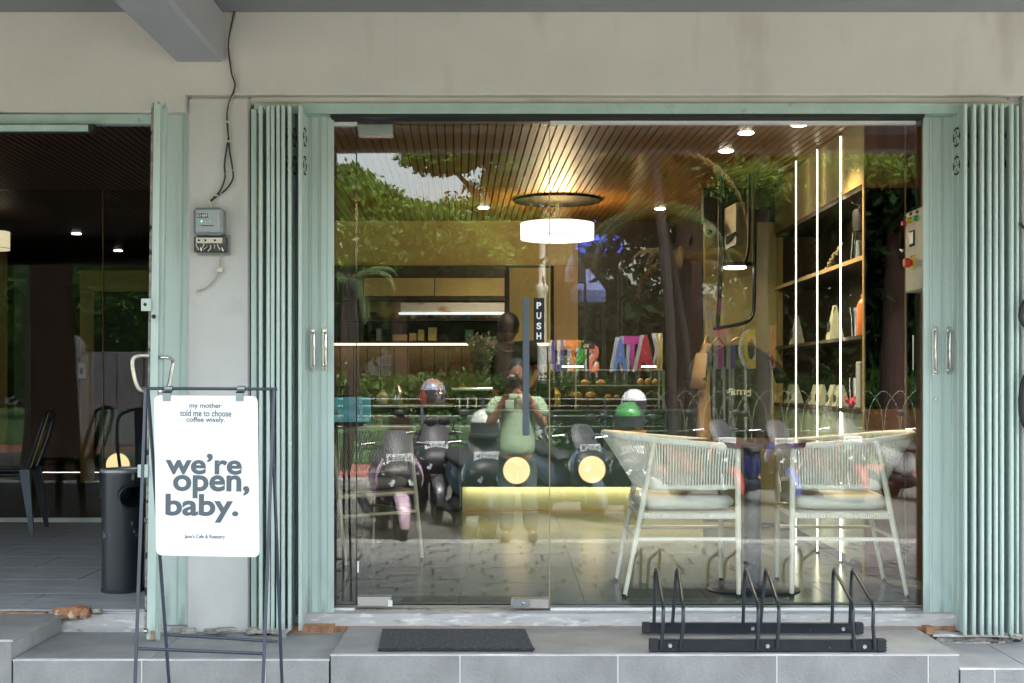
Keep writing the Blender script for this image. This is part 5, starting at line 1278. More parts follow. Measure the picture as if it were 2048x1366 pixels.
# photographer out on the pavement; the picture is taken from his camera
GZ = -.45
px_, py_ = .05, -6.22
pp = thing('person', 'photographer in a pale green t-shirt holding a camera to his face on the pavement', 'person', (px_, py_, GZ))
a = Vector((px_, py_, 0))
V = [(0, 0, .38), (0, 0, .58), (0, 0, .80), (0, .0, .95), (0, .02, 1.03), (-.20, .0, .87), (-.265, .05, .62), (-.085, .17, .955), (.20, 0, .87), (.25, .05, .62), (.075, .17, .955), (-.095, 0, .28), (-.10, .02, -.02), (-.105, -.01, -.36), (-.11, .10, -.42), (.095, 0, .28), (.11, .02, -.02), (.13, -.01, -.36), (.15, .10, -.42)]
E = [(0, 1), (1, 2), (2, 3), (3, 4), (2, 5), (5, 6), (6, 7), (2, 8), (8, 9), (9, 10), (0, 11), (11, 12), (12, 13), (13, 14), (0, 15), (15, 16), (16, 17), (17, 18)]
Rr = [(.14, .10), (.14, .10), (.13, .09), (.055, .055), (.05, .05), (.06, .06), (.045, .045), (.03, .03), (.06, .06), (.045, .045), (.03, .03), (.085, .085), (.06, .06), (.042, .042), (.035, .03), (.085, .085), (.06, .06), (.042, .042), (.035, .03)]
def pex(mb):
    head_extra(a+Vector((0, .03, 1.145)), .098, 1, .0)(mb)
    hand(mb, a+Vector((-.085, .17, .955)), (.15, .35, 1), (-.2, 1, 0), (1, 0, 0), curl=.5); hand(mb, a+Vector((.075, .17, .955)), (-.15, .35, 1), (.2, 1, 0), (-1, 0, 0), curl=.5)
skin('body', [a+Vector(v) for v in V], E, Rr, skind, pp, 2, 0, pex)
shirt = mat('tee_pale_green', (.42, .56, .36), .85, var=.05, scale=6, bump=.3, bscale=12)
Vs = [(0, 0, .30), (0, 0, .52), (0, 0, .70), (0, 0, .86), (0, .0, .945), (-.20, 0, .875), (-.25, .025, .71), (.20, 0, .875), (.24, .025, .71)]
skin('tshirt', [a+Vector(v) for v in Vs], [(0, 1), (1, 2), (2, 3), (3, 4), (3, 5), (5, 6), (3, 7), (7, 8)], [(.20, .135), (.18, .125), (.185, .125), (.16, .11), (.07, .065), (.085, .08), (.085, .08), (.085, .08), (.085, .08)], shirt, pp)
skin('trousers', [a+Vector(v) for v in [(0, 0, .44), (-.095, 0, .26), (-.10, .02, -.02), (-.105, -.01, -.38), (.095, 0, .26), (.11, .02, -.02), (.13, -.01, -.38)]], [(0, 1), (1, 2), (2, 3), (0, 4), (4, 5), (5, 6)], [(.172, .122), (.115, .11), (.085, .085), (.07, .07), (.105, .10), (.085, .085), (.07, .07)], mat('trousers_grey_green', (.09, .12, .12), .8, var=.15), pp)
MB().ball(a+Vector((0, .012, 1.175)), .104, 18, 12, (.84, .98, 1.0)).build('hair', hairm, pp, smooth='all')
for s in (-1, 1):
    sx = -.11 if s < 0 else .145
    MB().box(a+Vector((sx-.045, -.06, GZ+.002)), a+Vector((sx+.045, .20, GZ+.075)), .02).build('shoe', M['rubber'], pp)
MB().tube(soft([a+Vector((.10, .10, .93)), a+Vector((.19, .10, .78)), a+Vector((.24, .14, .66)), a+Vector((.18, .15, .60)), a+Vector((.14, .14, .70)), a+Vector((.08, .14, .90))]), .006, 6).build('camera_strap', M['rubber'], pp, smooth=True)
pc = thing('photo_camera', 'small black camera held up by the photographer in the green t-shirt', 'camera', (0, -5.99, CZ-.05))
MB().box((-.068, -6.03, CZ-.048), (.072, -5.985, CZ+.045), .008).build('body', M['rubber'], pc)
MB().box((-.025, -6.03, CZ+.0455), (.03, -5.99, CZ+.065), .006).build('viewfinder', M['alu'], pc)
MB().lathe((0, -5.984, CZ), [(.036, 0), (.038, .004), (.036, .032), (.028, .034), (.027, .02), (.001, .018)], 24, 'y').build('lens', M['black'], pc, smooth=True)

# ------------------------------------------------------------------ porch chairs
dm_ = mat('chair_gunmetal', (.035, .045, .06), .35, metal=.5, var=.2); om = mat('chair_olive_metal', (.16, .14, .06), .35, metal=.4, var=.2)
def metal_chair(label, loc, rz, arms=False):
    t = thing('metal_chair', label, 'chair', (0, 0, 0), 'dark metal chairs in the porch')
    MB().box((-.18, -.18, .43), (.18, .18, .45), .008).build('seat', dm_, t)
    for sx in (-1, 1):
        for sy in (-1, 1):
            mb = MB(); rr = []
            for u, w in ((0, .034), (.15, .030), (1, .013)):
                c = Vector((sx*(.165+.06*u), sy*(.165+.065*u), .44*(1-u)+.006)); rr.append([c+Vector((w*a_, w*b_*.8, 0)) for a_, b_ in ((-1, -1), (1, -1), (1, 1), (-1, 1))])
            mb.loft(rr).build('leg', dm_, t)
    MB().tube(soft([(.17, -.16, .44), (.24, -.175, .64), (.285, -.16, .79), (.30, -.09, .84), (.302, 0, .852), (.30, .09, .84), (.285, .16, .79), (.24, .175, .64), (.17, .16, .44)]), .012, 8).build('back_hoop', dm_, t, smooth=True)
    MB().prism([(.175, -.055, .45), (.175, .055, .45), (.298, .05, .845), (.298, -.05, .845)], (.006, 0, 0)).build('back_splat', om if not arms else dm_, t)
    for sy in (-1, 1): MB().tube([(-.17, sy*.17, .40), (.17, sy*.17, .40)], .008, 6).build('rail', dm_, t)
    t.location = loc; t.rotation_euler = (0, 0, rz); return t
metal_chair('dark metal chair with olive back strip at the left edge of the porch', (X(12, 8.95), 8.95-CD, 0), R_(8))
metal_chair('dark metal chair with round back hoop standing behind the litter bin', (X(288, 8.9), 8.95-CD, 0), R_(112), True)
# joinery seen through the porch glass
LR = []
def lp_(name, px0, px1, py0, py1, Z, d, m): return box(name, (X(px0, Z), Z-CD, H(py1, Z)), (X(px1, Z), Z-CD+d, H(py0, Z)), M[m] if isinstance(m, str) else m, B)
lp_('plaster_band', 160, 420, 541, 583, 13.4, .04, 'olive'); lp_('timber_panel', 160, 187, 583.5, 990, 13.4, .04, 'tan')
lp_('timber_panel', -90, 11, 505, 905, 13.0, .05, 'tan'); lp_('plaster_panel', 28, 58, 530, 960, 13.2, .05, mat('grey_brick', (.13, .15, .14), .7, var=.1))
lp_('mirror_frame', 187.5, 420, 583.5, 826, 13.38, .05, 'black')
sgn = thing('paper_notice', 'small white notice on the tan panel behind the porch glass', 'notice', P(163, 760, 13.38))
box('sheet', P(157, 757, 13.395), P(171, 725, 13.39), M['white'], sgn); box('printed_block', P(160, 748, 13.389), P(166, 736, 13.387), M['ink'], sgn)

# ------------------------------------------------------------------ the street in front of the shop (seen mirrored in the glass)
gr = MB().box((-90, -140, -.70), (90, 40, -.50)).build('ground', mat('ground_earth', (.10, .10, .085), .95, var=.3, scale=.7), None); tag(gr, 'earth ground round the street', kind='structure')
pvm = mixin(mat('paving_stone', (.17, .172, .165), .75, var=.25, scale=2.2, bump=.5, bscale=20), (.09, .09, .085), 6, .55, .7, (1, 3, 1))
pv = MB().box((-14, -6.12, -.56), (14, -.69, -.467)).build('pavement', mat('paving_bed', (.02, .02, .018), .95, var=.3, scale=8), None); tag(pv, 'grey stone slab pavement before the shop', kind='structure')
wl = wloc(pv); meshes = []
for k in range(4):
    w = (.40, .36, .44, .40)[k]; me = MB().box((-w/2+.012, -.095+.003, 0), (w/2-.012, .095-.003, .02), .004).mesh('paver'); me.materials.append(pvm); meshes.append((w, me))
yy = -6.0; j = 0
while yy < -2.2:
    xx = -2.6+(.21*(j % 2))+random.uniform(-.05, .05)
    while xx < 1.9:
        w, me = random.choice(meshes); o = bpy.data.objects.new('paver', me); C.objects.link(o); o.parent = pv
        o.location = Vector((xx+w/2, yy+.1, -.47+random.uniform(-.003, .003)))-wl; o.rotation_euler = (random.uniform(-.008, .008), random.uniform(-.006, .006), 0); xx += w
    yy += .2; j += 1
mb = MB()
yy = -6.0; j = 0
while yy < -.75:
    for (xa, xb_) in (((-13.5, -2.62), (1.95, 13.5)) if yy < -2.2 else ((-13.5, 13.5),)):
        xx = xa
        while xx < xb_-.3:
            w = random.choice((.36, .4, .44)); mb.box((xx+.008, yy+.005, -.47), (xx+w-.008, yy+.195, -.45+random.uniform(-.003, .003))); xx += w
    yy += .2; j += 1
o = mb.build('paver_field', pvm, None); o.parent = pv; o.location = o.location-pv.location; o['kind'] = 'stuff'
kb = MB().box((-60, -6.34, -.60), (60, -6.125, -.455), .02).build('kerb', mat('kerb_concrete', (.26, .26, .25), .85, var=.2, scale=4, bump=.3), None); tag(kb, 'concrete kerb between pavement and road', kind='structure')
asph = mat('asphalt', (.11, .11, .11), .8, var=.25, scale=3, bump=.4, bscale=60)
rd = MB().box((-60, -13.3, -.60), (60, -6.345, -.545)).build('road', asph, None); tag(rd, 'grey asphalt road along the shops', kind='structure')
ln = MB().box((-3.2, -9.9, -.5445), (60, -9.78, -.541)).build('road_marking', mat('road_paint', (.62, .62, .58), .7, var=.15, scale=6), None); tag(ln, 'white line along the road', kind='structure')
k2 = MB().box((-60, -13.6, -.60), (60, -13.305, -.40), .02).build('kerb', MATS['kerb_concrete'], None); tag(k2, 'far kerb of the road', kind='structure')
fp = MB().box((-60, -17.2, -.60), (60, -13.605, -.43)).build('pavement', mat('red_paving', (.30, .10, .08), .85, var=.3, scale=5, bump=.3), None); tag(fp, 'reddish pavement across the road', kind='structure')
gs = MB().box((-80, -70, -.60), (80, -17.205, -.38)).build('grass', mat('lawn_green', (.05, .11, .025), .95, var=.5, scale=2, bump=.8, bscale=40), None); tag(gs, 'lawn of the park across the road', kind='structure')
# leaf masses
def leaves(n_clump, per, centre, rad, size, seed, flat=1.0, clump_r=.45, shell=.5, sag=0):
    """leaf cards in clumps spread through an ellipsoid volume"""
    g = np.random.default_rng(seed); d = g.normal(size=(n_clump, 3)); d /= np.linalg.norm(d, axis=1)[:, None]
    r = (shell+(1-shell)*g.random(n_clump))[:, None]; cc = np.array(centre)+d*r*np.array(rad)
    p = np.repeat(cc, per, 0)+g.normal(size=(n_clump*per, 3))*clump_r*np.array([1, 1, flat]); N = len(p)
    u = g.normal(size=(N, 3)); u /= np.linalg.norm(u, axis=1)[:, None]; w = g.normal(size=(N, 3)); v = np.cross(u, w); v /= np.linalg.norm(v, axis=1)[:, None]
    s = size*(.6+.8*g.random(N))[:, None]; u *= s; v *= s*.45
    return np.stack([p-u, p+v, p+u, p-v], 1).reshape(-1, 3)
def quads(name, arrs, m, parent, kind=None):
    v = np.concatenate(arrs).astype('f'); n = len(v)//4; me = bpy.data.meshes.new(name)
    me.vertices.add(4*n); me.vertices.foreach_set('co', v.ravel()); me.loops.add(4*n); me.loops.foreach_set('vertex_index', np.arange(4*n, dtype='i'))
    me.polygons.add(n); me.polygons.foreach_set('loop_start', np.arange(0, 4*n, 4, dtype='i')); me.update(calc_edges=True)
    return link(name, me, m, parent, kind=kind)
bark = mat('bark_brown', (.034, .018, .011), .95, var=.4, scale=5, bump=1, bscale=14, stretch=(3, 3, .5))
barkl = mat('bark_grey_shaded', (.028, .025, .020), .95, var=.3, scale=5, bump=.7, bscale=14, stretch=(3, 3, .5))  # shade under the crowns is darkened into this colour
LG = leafmat('leaf_bright', (.025, .075, .010), (.12, .24, .03)); LM = leafmat('leaf_mid', (.03, .08, .015), (.09, .18, .03)); LD = leafmat('leaf_shaded', (.004, .011, .004), (.012, .028, .007), .12, .9)  # the last, darkest leaf colour has the trees' shade painted in
def tree(label, base, trunk_r, h_, crown, lm, seed, bk=None, lean=(0, 0), size=.11, name='tree', limbs=True, density=1.0):
    rnd = random.Random(seed); t = thing(name, label, 'tree', base)
    bk = bk or bark; b = Vector(base); top = b+Vector((lean[0], lean[1], h_))
    mb = MB(); pts = [b+Vector((lean[0]*u+rnd.gauss(0, .03)*h_*.15, lean[1]*u+rnd.gauss(0, .03)*h_*.1, h_*u)) for u in (0, .12, .3, .5, .7, .85, 1)]
    mb.tube(soft(pts, 3), [trunk_r*(1.35-.35*min(1, k/3) if k < 4 else 1-.55*(k-3)/16) for k in range(19)], 12)
    mb.build('trunk', bk, t, smooth=True)
    if limbs:
        for k, (c, r, n, pr_, fl_, cl_) in enumerate(crown):
            c = Vector(c); s0 = pts[4] if k % 2 else pts[5]
            mid = s0.lerp(c, .5)+Vector((rnd.gauss(0, .2), rnd.gauss(0, .2), .1))
            MB().tube(soft([s0, mid, c], 3), [trunk_r*.42*(1-.11*i) for i in range(7)], 7).build('limb', bk, t, smooth=True)
            for q in range(3):
                e = c+Vector((rnd.uniform(-1, 1)*r[0]*.8, rnd.uniform(-1, 1)*r[1]*.8, rnd.uniform(-.6, .6)*r[2])); MB().tube([mid.lerp(c, .6), (c+e)/2+Vector((0, 0, .08)), e], [trunk_r*.16, trunk_r*.1, .012], 5).build('branch', bk, t)
    quads('crown', [leaves(int(n*density), pr_, c, r, size, seed*31+k, fl_, cl_) for k, (c, r, n, pr_, fl_, cl_) in enumerate(crown)], lm, t)
    return t
def blob(px, py, V, rx, ry_, rz_, n, per=70, fl=.45, cl=None):
    if cl is None: return (tuple(Rf(px, py, V)), (rx*.85, ry_, rz_*.8), int(n*2.6), 36, .5, .17)
    return (tuple(Rf(px, py, V)), (rx, ry_, rz_), n, per, fl, cl)
S = lambda V: F/V
gz = -.38
# the layered tree
tree('spreading tree with flat layered bright green crown across the road left of the lamp post', Rf(1010, 0, 33).xy.to_3d()+Vector((0, 0, gz)), .26, 6.2,
     [blob(888, 318, 33, 1.25, 1.2, .42, 34), blob(968, 300, 33, 1.2, 1.4, .35, 30), blob(1040, 330, 33, 1.2, 1.3, .6, 20), blob(1000, 372, 33, .5, 1.1, .2, 9), blob(1010, 280, 33, .9, 1, .5, 14),
      blob(1060, 400, 33, 1.1, 1.2, .5, 18), blob(940, 425, 32.4, 1.9, 1.2, .30, 26), blob(1000, 450, 32.2, 1.7, 1.2, .5, 26)], LG, 11, size=.085)
tree('broad green tree with low layered boughs at the far left across the road', Rf(800, 0, 30).xy.to_3d()+Vector((0, 0, gz)), .24, 5.0,
     [blob(745, 402, 30, .8, 1, .45, 22), blob(712, 372, 30, .35, .8, .4, 8), blob(790, 428, 30, 1.1, 1.1, .36, 26), blob(850, 446, 29.6, 1.3, 1.1, .34, 28), blob(770, 470, 29.6, 1.3, 1, .42, 28),
      blob(840, 490, 29.6, 1.6, 1, .42, 30), blob(900, 470, 29.4, 1.3, 1, .40, 24), blob(930, 510, 29.6, 1.6, 1, .40, 28), blob(760, 520, 29.6, 1.2, 1, .40, 22)], LG, 12, size=.08)
tree('dull green round tree at the left edge far across the road', Rf(690, 0, 40).xy.to_3d()+Vector((0, 0, gz)), .2, 4.0,
     [blob(690, 370, 40, .75, .8, .9, 18, 60, 1), blob(695, 430, 40, .9, .9, 1.0, 24, 60, 1), blob(655, 420, 40, 1.0, .9, 1.0, 20, 60, 1)], LM, 13, size=.10)
# dark mass of trees behind
tree('very dark dense tree behind the lamp post', Rf(1130, 0, 44).xy.to_3d()+Vector((0, 0, gz)), .3, 5,
     [blob(1110, 470, 44, 3.0, 2, 2.2, 60, 70, 1, .6), blob(1010, 560, 44, 2.8, 2, 1.4, 50, 70, 1, .6), blob(900, 590, 44, 2.8, 2, 1.2, 50, 70, 1, .6), blob(1200, 380, 44, 2.4, 2, 2.2, 50, 70, 1, .6), blob(790, 600, 44, 2.5, 2, 1.2, 40, 70, 1, .6)], LD, 14, size=.15)
tree('large dark tree with reddish brown trunk filling the right half across the road', Rf(1372, 0, 23).xy.to_3d()+Vector((0, 0, gz)), .33, 6.8,
     [blob(1330, 270, 24, 2.1, 2, 1.2, 60, 70, 1, .5), blob(1480, 300, 24, 2.0, 2, 1.2, 60, 70, 1, .5), blob(1250, 360, 25, 1.4, 1.5, 1.2, 40, 70, 1, .5), blob(1420, 420, 25, 1.7, 1.6, .9, 50, 70, 1, .5), blob(1600, 330, 25, 2.2, 2, 1.4, 60, 70, 1, .5), blob(1560, 470, 26, 1.5, 1.5, .8, 40, 70, 1, .5)], LD, 15, size=.12)
tree('dark tree at the far right across the road with one bright bough', Rf(1790, 0, 24).xy.to_3d()+Vector((0, 0, gz)), .28, 6.0,
     [blob(1760, 300, 25, 2.0, 2, 1.8, 60, 70, 1, .5), blob(1850, 450, 25, 1.8, 2, 1.6, 60, 70, 1, .5), blob(1700, 520, 27, 2.0, 2, 1.4, 50, 70, 1, .5)], LD, 16, size=.12)
tree('slim grey tree with a fork and bright green sprays reflected beside the shelf lights', Rf(1525, 0, 21).xy.to_3d()+Vector((0, 0, gz)), .12, 6.2,
     [blob(1500, 360, 20.5, .5, .4, .22, 12, 60, .5, .2), blob(1540, 375, 20.5, .45, .4, .2, 10, 60, .5, .2), blob(1640, 320, 20.5, .55, .4, .22, 12, 60, .5, .2), blob(1755, 330, 20.5, .5, .4, .22, 14, 60, .5, .2), blob(1700, 345, 20.5, .5, .4, .2, 10, 60, .5, .2)], LG, 17, bk=barkl, size=.06)
tree('huge dark leaning tree trunk reflected in the porch glass', (-7.3, -7.1, -.55), .42, 7.5, [((-7.5, -7.4, 7.2), (3.0, 2.6, 1.2), 70, 60, .6, .6), ((-5.2, -7.6, 6.6), (1.8, 2, .7), 36, 60, .6, .5), ((-9.5, -7, 6.4), (2, 2, .8), 36, 60, .6, .5)], LM, 18, size=.12)
tree('yellow green tree reflected above the screen in the porch glass', (-8.8, -24, gz), .25, 4.6, [((-8.5, -24, 5.4), (2.6, 2, 1.2), 60, 60, .6, .5), ((-6.2, -24.5, 4.8), (2.2, 2, 1.0), 50, 60, .6, .5), ((-11.2, -24, 5), (2.0, 2, 1.2), 50, 60, .6, .5), ((-8, -25, 3.4), (3.4, 2, 1.0), 60, 60, .6, .5)], LG, 19, size=.12)
tree('darker bushy tree at the back of the park lawn', (-14, -40, gz), .3, 5, [((-14, -40, 4.6), (4, 3, 3), 90, 60, 1, .7), ((-20, -38, 4), (4, 3, 3), 80, 60, 1, .7)], LM, 20, size=.18)
# palms
frm = leafmat('palm_frond', (.10, .085, .02), (.26, .17, .05), .25); frg = leafmat('palm_frond_green', (.03, .06, .015), (.08, .13, .03), .25)
def palm(label, base, top, r, nf, L, m, seed):
    rnd = random.Random(seed); t = thing('palm_tree', label, 'tree', base); b, tp = Vector(base), Vector(top)
    pts = [b.lerp(tp, u)+Vector((math.sin(u*3)*.12, 0, 0)) for u in [k/14 for k in range(15)]]
    MB().tube(pts, [r*(.8 if k % 2 else .68) for k in range(15)], 9).build('trunk', barkl, t, smooth=True)
    for k in range(nf):
        az = 2*math.pi*k/nf+rnd.uniform(-.3, .3); el = rnd.uniform(-.2, 1.1); d = Vector((math.cos(az), math.sin(az), 0)); mb = MB(); pp_ = []
        for i in range(13):
            u = i/12; pp_.append(pts[-1]+d*L*(math.sin(u*1.5)*math.cos(el*.6))+Vector((0, 0, L*(math.sin(el)*u-.75*u*u*1.1))))
        mb.tube(pp_, [.02*(1-.07*i) for i in range(13)], 4)
        for i in range(1, 13):
            for q in (0, .5):
                p = pp_[i].lerp(pp_[i-1], q); tdir = (pp_[i]-pp_[i-1]).normalized(); sd2 = tdir.cross(Vector((0, 0, 1))).normalized()
                for s in (-1, 1):
                    e = p+(sd2*s*.8+tdir*.7+Vector((0, 0, -.45))).normalized()*L*.30*(1-.5*i/12); w = tdir*.018
                    mb.add([p-w, p+w, e], [(0, 1, 2)])
        mb.build('frond', m, t)
palm('palm with orange brown drooping fronds reflected above the pendant lamp', tuple(Rf(1345, 0, 20).xy.to_3d()+Vector((0, 0, gz))), tuple(Rf(1300, 290, 20)), .11, 11, 1.5, frm, 2)
palm('slender palm reflected right of the pendant lamp in the dark trees', tuple(Rf(1392, 0, 21).xy.to_3d()+Vector((0, 0, gz))), tuple(Rf(1318, 420, 21)), .09, 10, 1.25, frg, 4)
palm('short brown palm reflected above the coloured letters', tuple(Rf(1340, 0, 22).xy.to_3d()+Vector((0, 0, gz))), tuple(Rf(1372, 520, 22)), .10, 10, 1.1, frm, 6)
palm('pale palm trunk reflected next to the left shutter', tuple(Rf(690, 0, 21).xy.to_3d()+Vector((0, 0, gz))), tuple(Rf(694, 560, 21)), .14, 9, 1.0, frg, 8)
# hedge and far wood
hg = thing('hedge', 'clipped green hedge along the park behind the white rail', 'hedge', Rf(780, 0, 27).xy.to_3d()+Vector((0, 0, gz)))
quads('foliage', [leaves(46, 60, tuple(Rf(q, 792, 27)), (.9, .5, .30), .06, 400+q, 1, .14, .2) for q in range(600, 1160, 70)], LM, hg)
hg2 = thing('hedge', 'dark green hedge behind the hooped fence', 'hedge', Rf(1500, 0, 28).xy.to_3d()+Vector((0, 0, gz)))
quads('foliage', [leaves(60, 60, tuple(Rf(q, 830, 28)), (1.0, .6, .65), .08, 800+q, 1, .2, .2) for q in range(1180, 2000, 70)], LM, hg2)
fw = quads('far_wood', [leaves(70, 50, (x, -62+random.uniform(-3, 3), 3.2+random.uniform(-.5, 1.3)), (4.5, 3, 4.0), .42, 2000+int(x), 1, 1.1, .2) for x in range(-70, 71, 7)], LD, None, 'stuff'); tag(fw, 'dark wood closing the park at the back')
bh = mat('shed_grey', (.20, .21, .23), .8, var=.1)
# lamp posts
postm = mat('post_white_grey', (.52, .53, .52), .5, var=.1)
def lamppost(label, px, V, pytop, pybase_z, ball=True, seed=0):
    b = Rf(px, 0, V).xy.to_3d()+Vector((0, 0, gz)); tp = Rf(px, pytop, V); t = thing('street_lamp', label, 'street lamp', b)
    h_ = tp.z-b.z
    MB().lathe(b, [(.001, 0), (.17, 0), (.17, .25), (.125, .35), (.115, h_*.62), (.16, h_*.63), (.16, h_*.65), (.09, h_*.66), (.08, h_-.5), (.13, h_-.48), (.13, h_-.42), (.05, h_-.40), (.05, h_), (.001, h_)], 14).build('pole', postm, t, smooth=True)
    MB().ball(tp+Vector((0, 0, .12)), .135, 16, 12).build('globe', mat('globe_teal', (.04, .26, .20), .35), t, smooth='all')
    for s in (-1, 1): MB().tube(soft([tp-Vector((0, 0, .3)), tp+Vector((s*.12, 0, -.2)), tp+Vector((s*.20, 0, -.36))]), .02, 6).build('bracket', postm, t)
    return t
lamppost('white street lamp post with teal globe reflected right of the door handle', 1084, 32, 408, 0)
lamppost('white street lamp post with teal globe reflected in the porch glass', 1024+(266-1024)*((9.6*2+12)/(9.6*2+12))*1.0, 24.0, 560, 0) if False else None
p2 = Vector((-9.25, -12.0, -.38)); t = thing('street_lamp', 'white street lamp post with teal globe reflected in the porch glass', 'street lamp', p2)
MB().lathe(p2, [(.001, 0), (.10, 0), (.10, .3), (.06, .4), (.055, 2.75), (.001, 2.75)], 12).build('pole', postm, t, smooth=True); MB().ball(p2+Vector((0, 0, 2.9)), .14, 14, 10).build('globe', MATS['globe_teal'], t, smooth='all')
MB().lathe(p2+Vector((.6, 0, 2.1)), [(.001, 0), (.22, 0), (.26, .06), (.22, .12), (.001, .12)], 18, 'y').build('fan_light', postm, t, smooth=True); MB().tube([p2+Vector((0, 0, 2.1)), p2+Vector((.6, 0, 2.1))], .02, 6).build('arm', postm, t)
wr = thing('overhead_cable', 'thin pale cable sagging across the street between trees and lamp post', 'cable', Rf(860, 500, 30))
MB().tube(soft([Rf(600, 512, 30), Rf(720, 500, 30), Rf(860, 490, 30), Rf(980, 474, 30), Rf(1084, 452, 31.5)]), .014, 5).build('strand', barkl, wr)
# sheds / gate reflected in the porch glass
gt = thing('gate', 'pale grey panelled gate reflected behind the second street lamp', 'gate', (-9.0, -16.2, -.40))
for k in range(4): box('panel', (-10.3+k*.62, -16.2, -.39), (-10.3+k*.62+.59, -16.12, 1.75), bh, gt, .01)
# coloured letters of the park sign
def big_letter(ch, px, V, pyb, pyt, w_px, col, label, yaw=0, side=(.62, .63, .60)):
    c = Rf(px, (pyb+pyt)/2, V); t = thing('sign_letter', label, 'letter', (c.x, c.y, Rf(px, pyb, V).z), 'big coloured letters of the park sign')
    me = text_mesh(ch, 1, 0, .035); lo, hi = text_bb(me); bpy.data.meshes.remove(me)
    w, h_ = w_px*V/F, (pyb-pyt)*V/F
    for nm, ext, mm, dy in (('face', .02, mat('letter_'+'_'.join('%02d' % int(q*100) for q in col), col, .45, var=.05), .0), ('return', .16, mat('letter_side_white', side, .5), -.20)):
        me = text_mesh(ch, 1, ext, .035); me.transform(Matrix.Translation((-(lo[0]+hi[0])/2, -(lo[1]+hi[1])/2, 0))); me.transform(Matrix.Diagonal((w/(hi[0]-lo[0]), h_/(hi[1]-lo[1]), 1, 1)))
        me.transform(Matrix.Rotation(R_(90), 4, 'X')); me.transform(Matrix.Rotation(R_(180)+yaw, 4, 'Z')); me.transform(Matrix.Translation((c.x-dy*math.sin(yaw)*-1, c.y+dy*math.cos(yaw), c.z)))
        link(nm, me, mm, t)
    sup = MB()
    for s in (-.3, .3): sup.cyl((c.x+s*w, c.y-.2, gz), (c.x+s*w, c.y-.2, Rf(px, pyb-3, V).z), .03, n=6)
    sup.build('support', postm, t)
yw = R_(14)
big_letter('U', 1116, 30, 743, 680, 24, (.10, .08, .28), 'purple letter U of the park sign left of the others', yw)
big_letter('T', 1146, 30, 743, 680, 30, (.80, .22, .05), 'orange letter T of the park sign beside the purple U', yw)
big_letter('A', 1164, 30.4, 743, 680, 30, (.06, .42, .05), 'green letter A of the park sign between the T and the S', yw)
big_letter('S', 1187, 30, 745, 690, 22, (.85, .23, .12), 'coral letter S of the park sign with a price board above', yw)
big_letter('A', 1241, 29, 744, 674, 30, (.14, .30, .72), 'blue letter A of the park sign right of the coral S', yw)
big_letter('T', 1265, 29.4, 744, 672, 34, (.55, .06, .32), 'magenta letter T of the park sign between blue and red A', yw)
big_letter('A', 1291, 29, 744, 670, 38, (.70, .05, .08), 'red letter A of the park sign with a lamp glare across', yw)
big_letter('K', 1317, 29.4, 741, 666, 16, (.70, .52, .15), 'yellow letter K of the park sign at the dark trunk', yw)
big_letter('T', 1441, 27, 737, 655, 34, (.60, .08, .35), 'pink letter T of the park sign near the shirt hangers', yw)
big_letter('I', 1466, 27, 737, 668, 10, (.05, .09, .40), 'deep blue letter I of the park sign beside the pink T', yw)
big_letter('O', 1507, 26, 738, 658, 42, (.62, .50, .05), 'yellow letter O of the park sign over the dark shirt', yw)
big_letter('K', 1541, 26.4, 735, 650, 20, (.80, .22, .08), 'orange letter K of the park sign right of the yellow O', yw)
big_letter('A', 1440, 28, 634, 586, 26, (.60, .06, .36), 'magenta letter A of the upper park sign', yw)
big_letter('I', 1420, 28, 640, 588, 12, (.10, .14, .50), 'blue letter I of the upper park sign beside the magenta A', yw)
big_letter('M', 1387, 28, 636, 607, 18, (.85, .20, .06), 'small orange letter M of the upper park sign', yw)
pb_ = thing('price_board', 'small board with the number 90 hanging beside the coral letter', 'sign', Rf(1175, 696, 12)); pb_.location = Rf(1175, 697, 22)
put_text('number', '90', 0, 0, 0, 12*22/F, 8*22/F, mat('price_cream', (.7, .6, .35), .6), pb_, 1, .004, .02, rot=Matrix.Translation(Rf(1173, 692, 22)))
MB().box(Rf(1162, 698, 22.02), Rf(1190, 685, 22.05)).build('panel', M['rubber'], pb_); MB().cyl(Rf(1176, 698, 22.04), Vector((Rf(1176, 698, 22.04).x, Rf(1176, 698, 22.04).y, -.44)), .02).build('post', M['rubber'], pb_)
# tents in the park
def tent(label, px, V, py, w, col):
    c = Rf(px, py, V); t = thing('tent', label, 'tent', (c.x, c.y, gz)); w2 = w/2; b = c.z
    MB().loft([[Vector((c.x+sx*w2, c.y+sy*w2, b)) for sx, sy in ((-1, -1), (1, -1), (1, 1), (-1, 1))], [Vector((c.x+sx*w2, c.y+sy*w2, b+.35)) for sx, sy in ((-1, -1), (1, -1), (1, 1), (-1, 1))], [Vector((c.x+sx*.05, c.y+sy*.05, b+1.0)) for sx, sy in ((-1, -1), (1, -1), (1, 1), (-1, 1))]]).build('canopy', mat('tent_%d' % int(px), col, .7), t)
    for sx in (-1, 1):
        for sy in (-1, 1): MB().cyl((c.x+sx*w2*.96, c.y+sy*w2*.96, gz), (c.x+sx*w2*.96, c.y+sy*w2*.96, b), .018, n=6).build('pole', barkl, t)
tent('blue tarpaulin tent reflected between lamp post and dark trees', 1195, 36, 510, 1.3, (.04, .10, .75)); tent('white tent below the blue tarpaulin in the park', 1150, 37, 566, .6, (.13, .14, .20)); tent('white and blue stall roof low in the park', 1175, 38, 606, 1.0, (.10, .13, .30))
tent('pale roofed stall reflected behind the strip light', 768, 46, 752, 1.2, (.30, .30, .33))
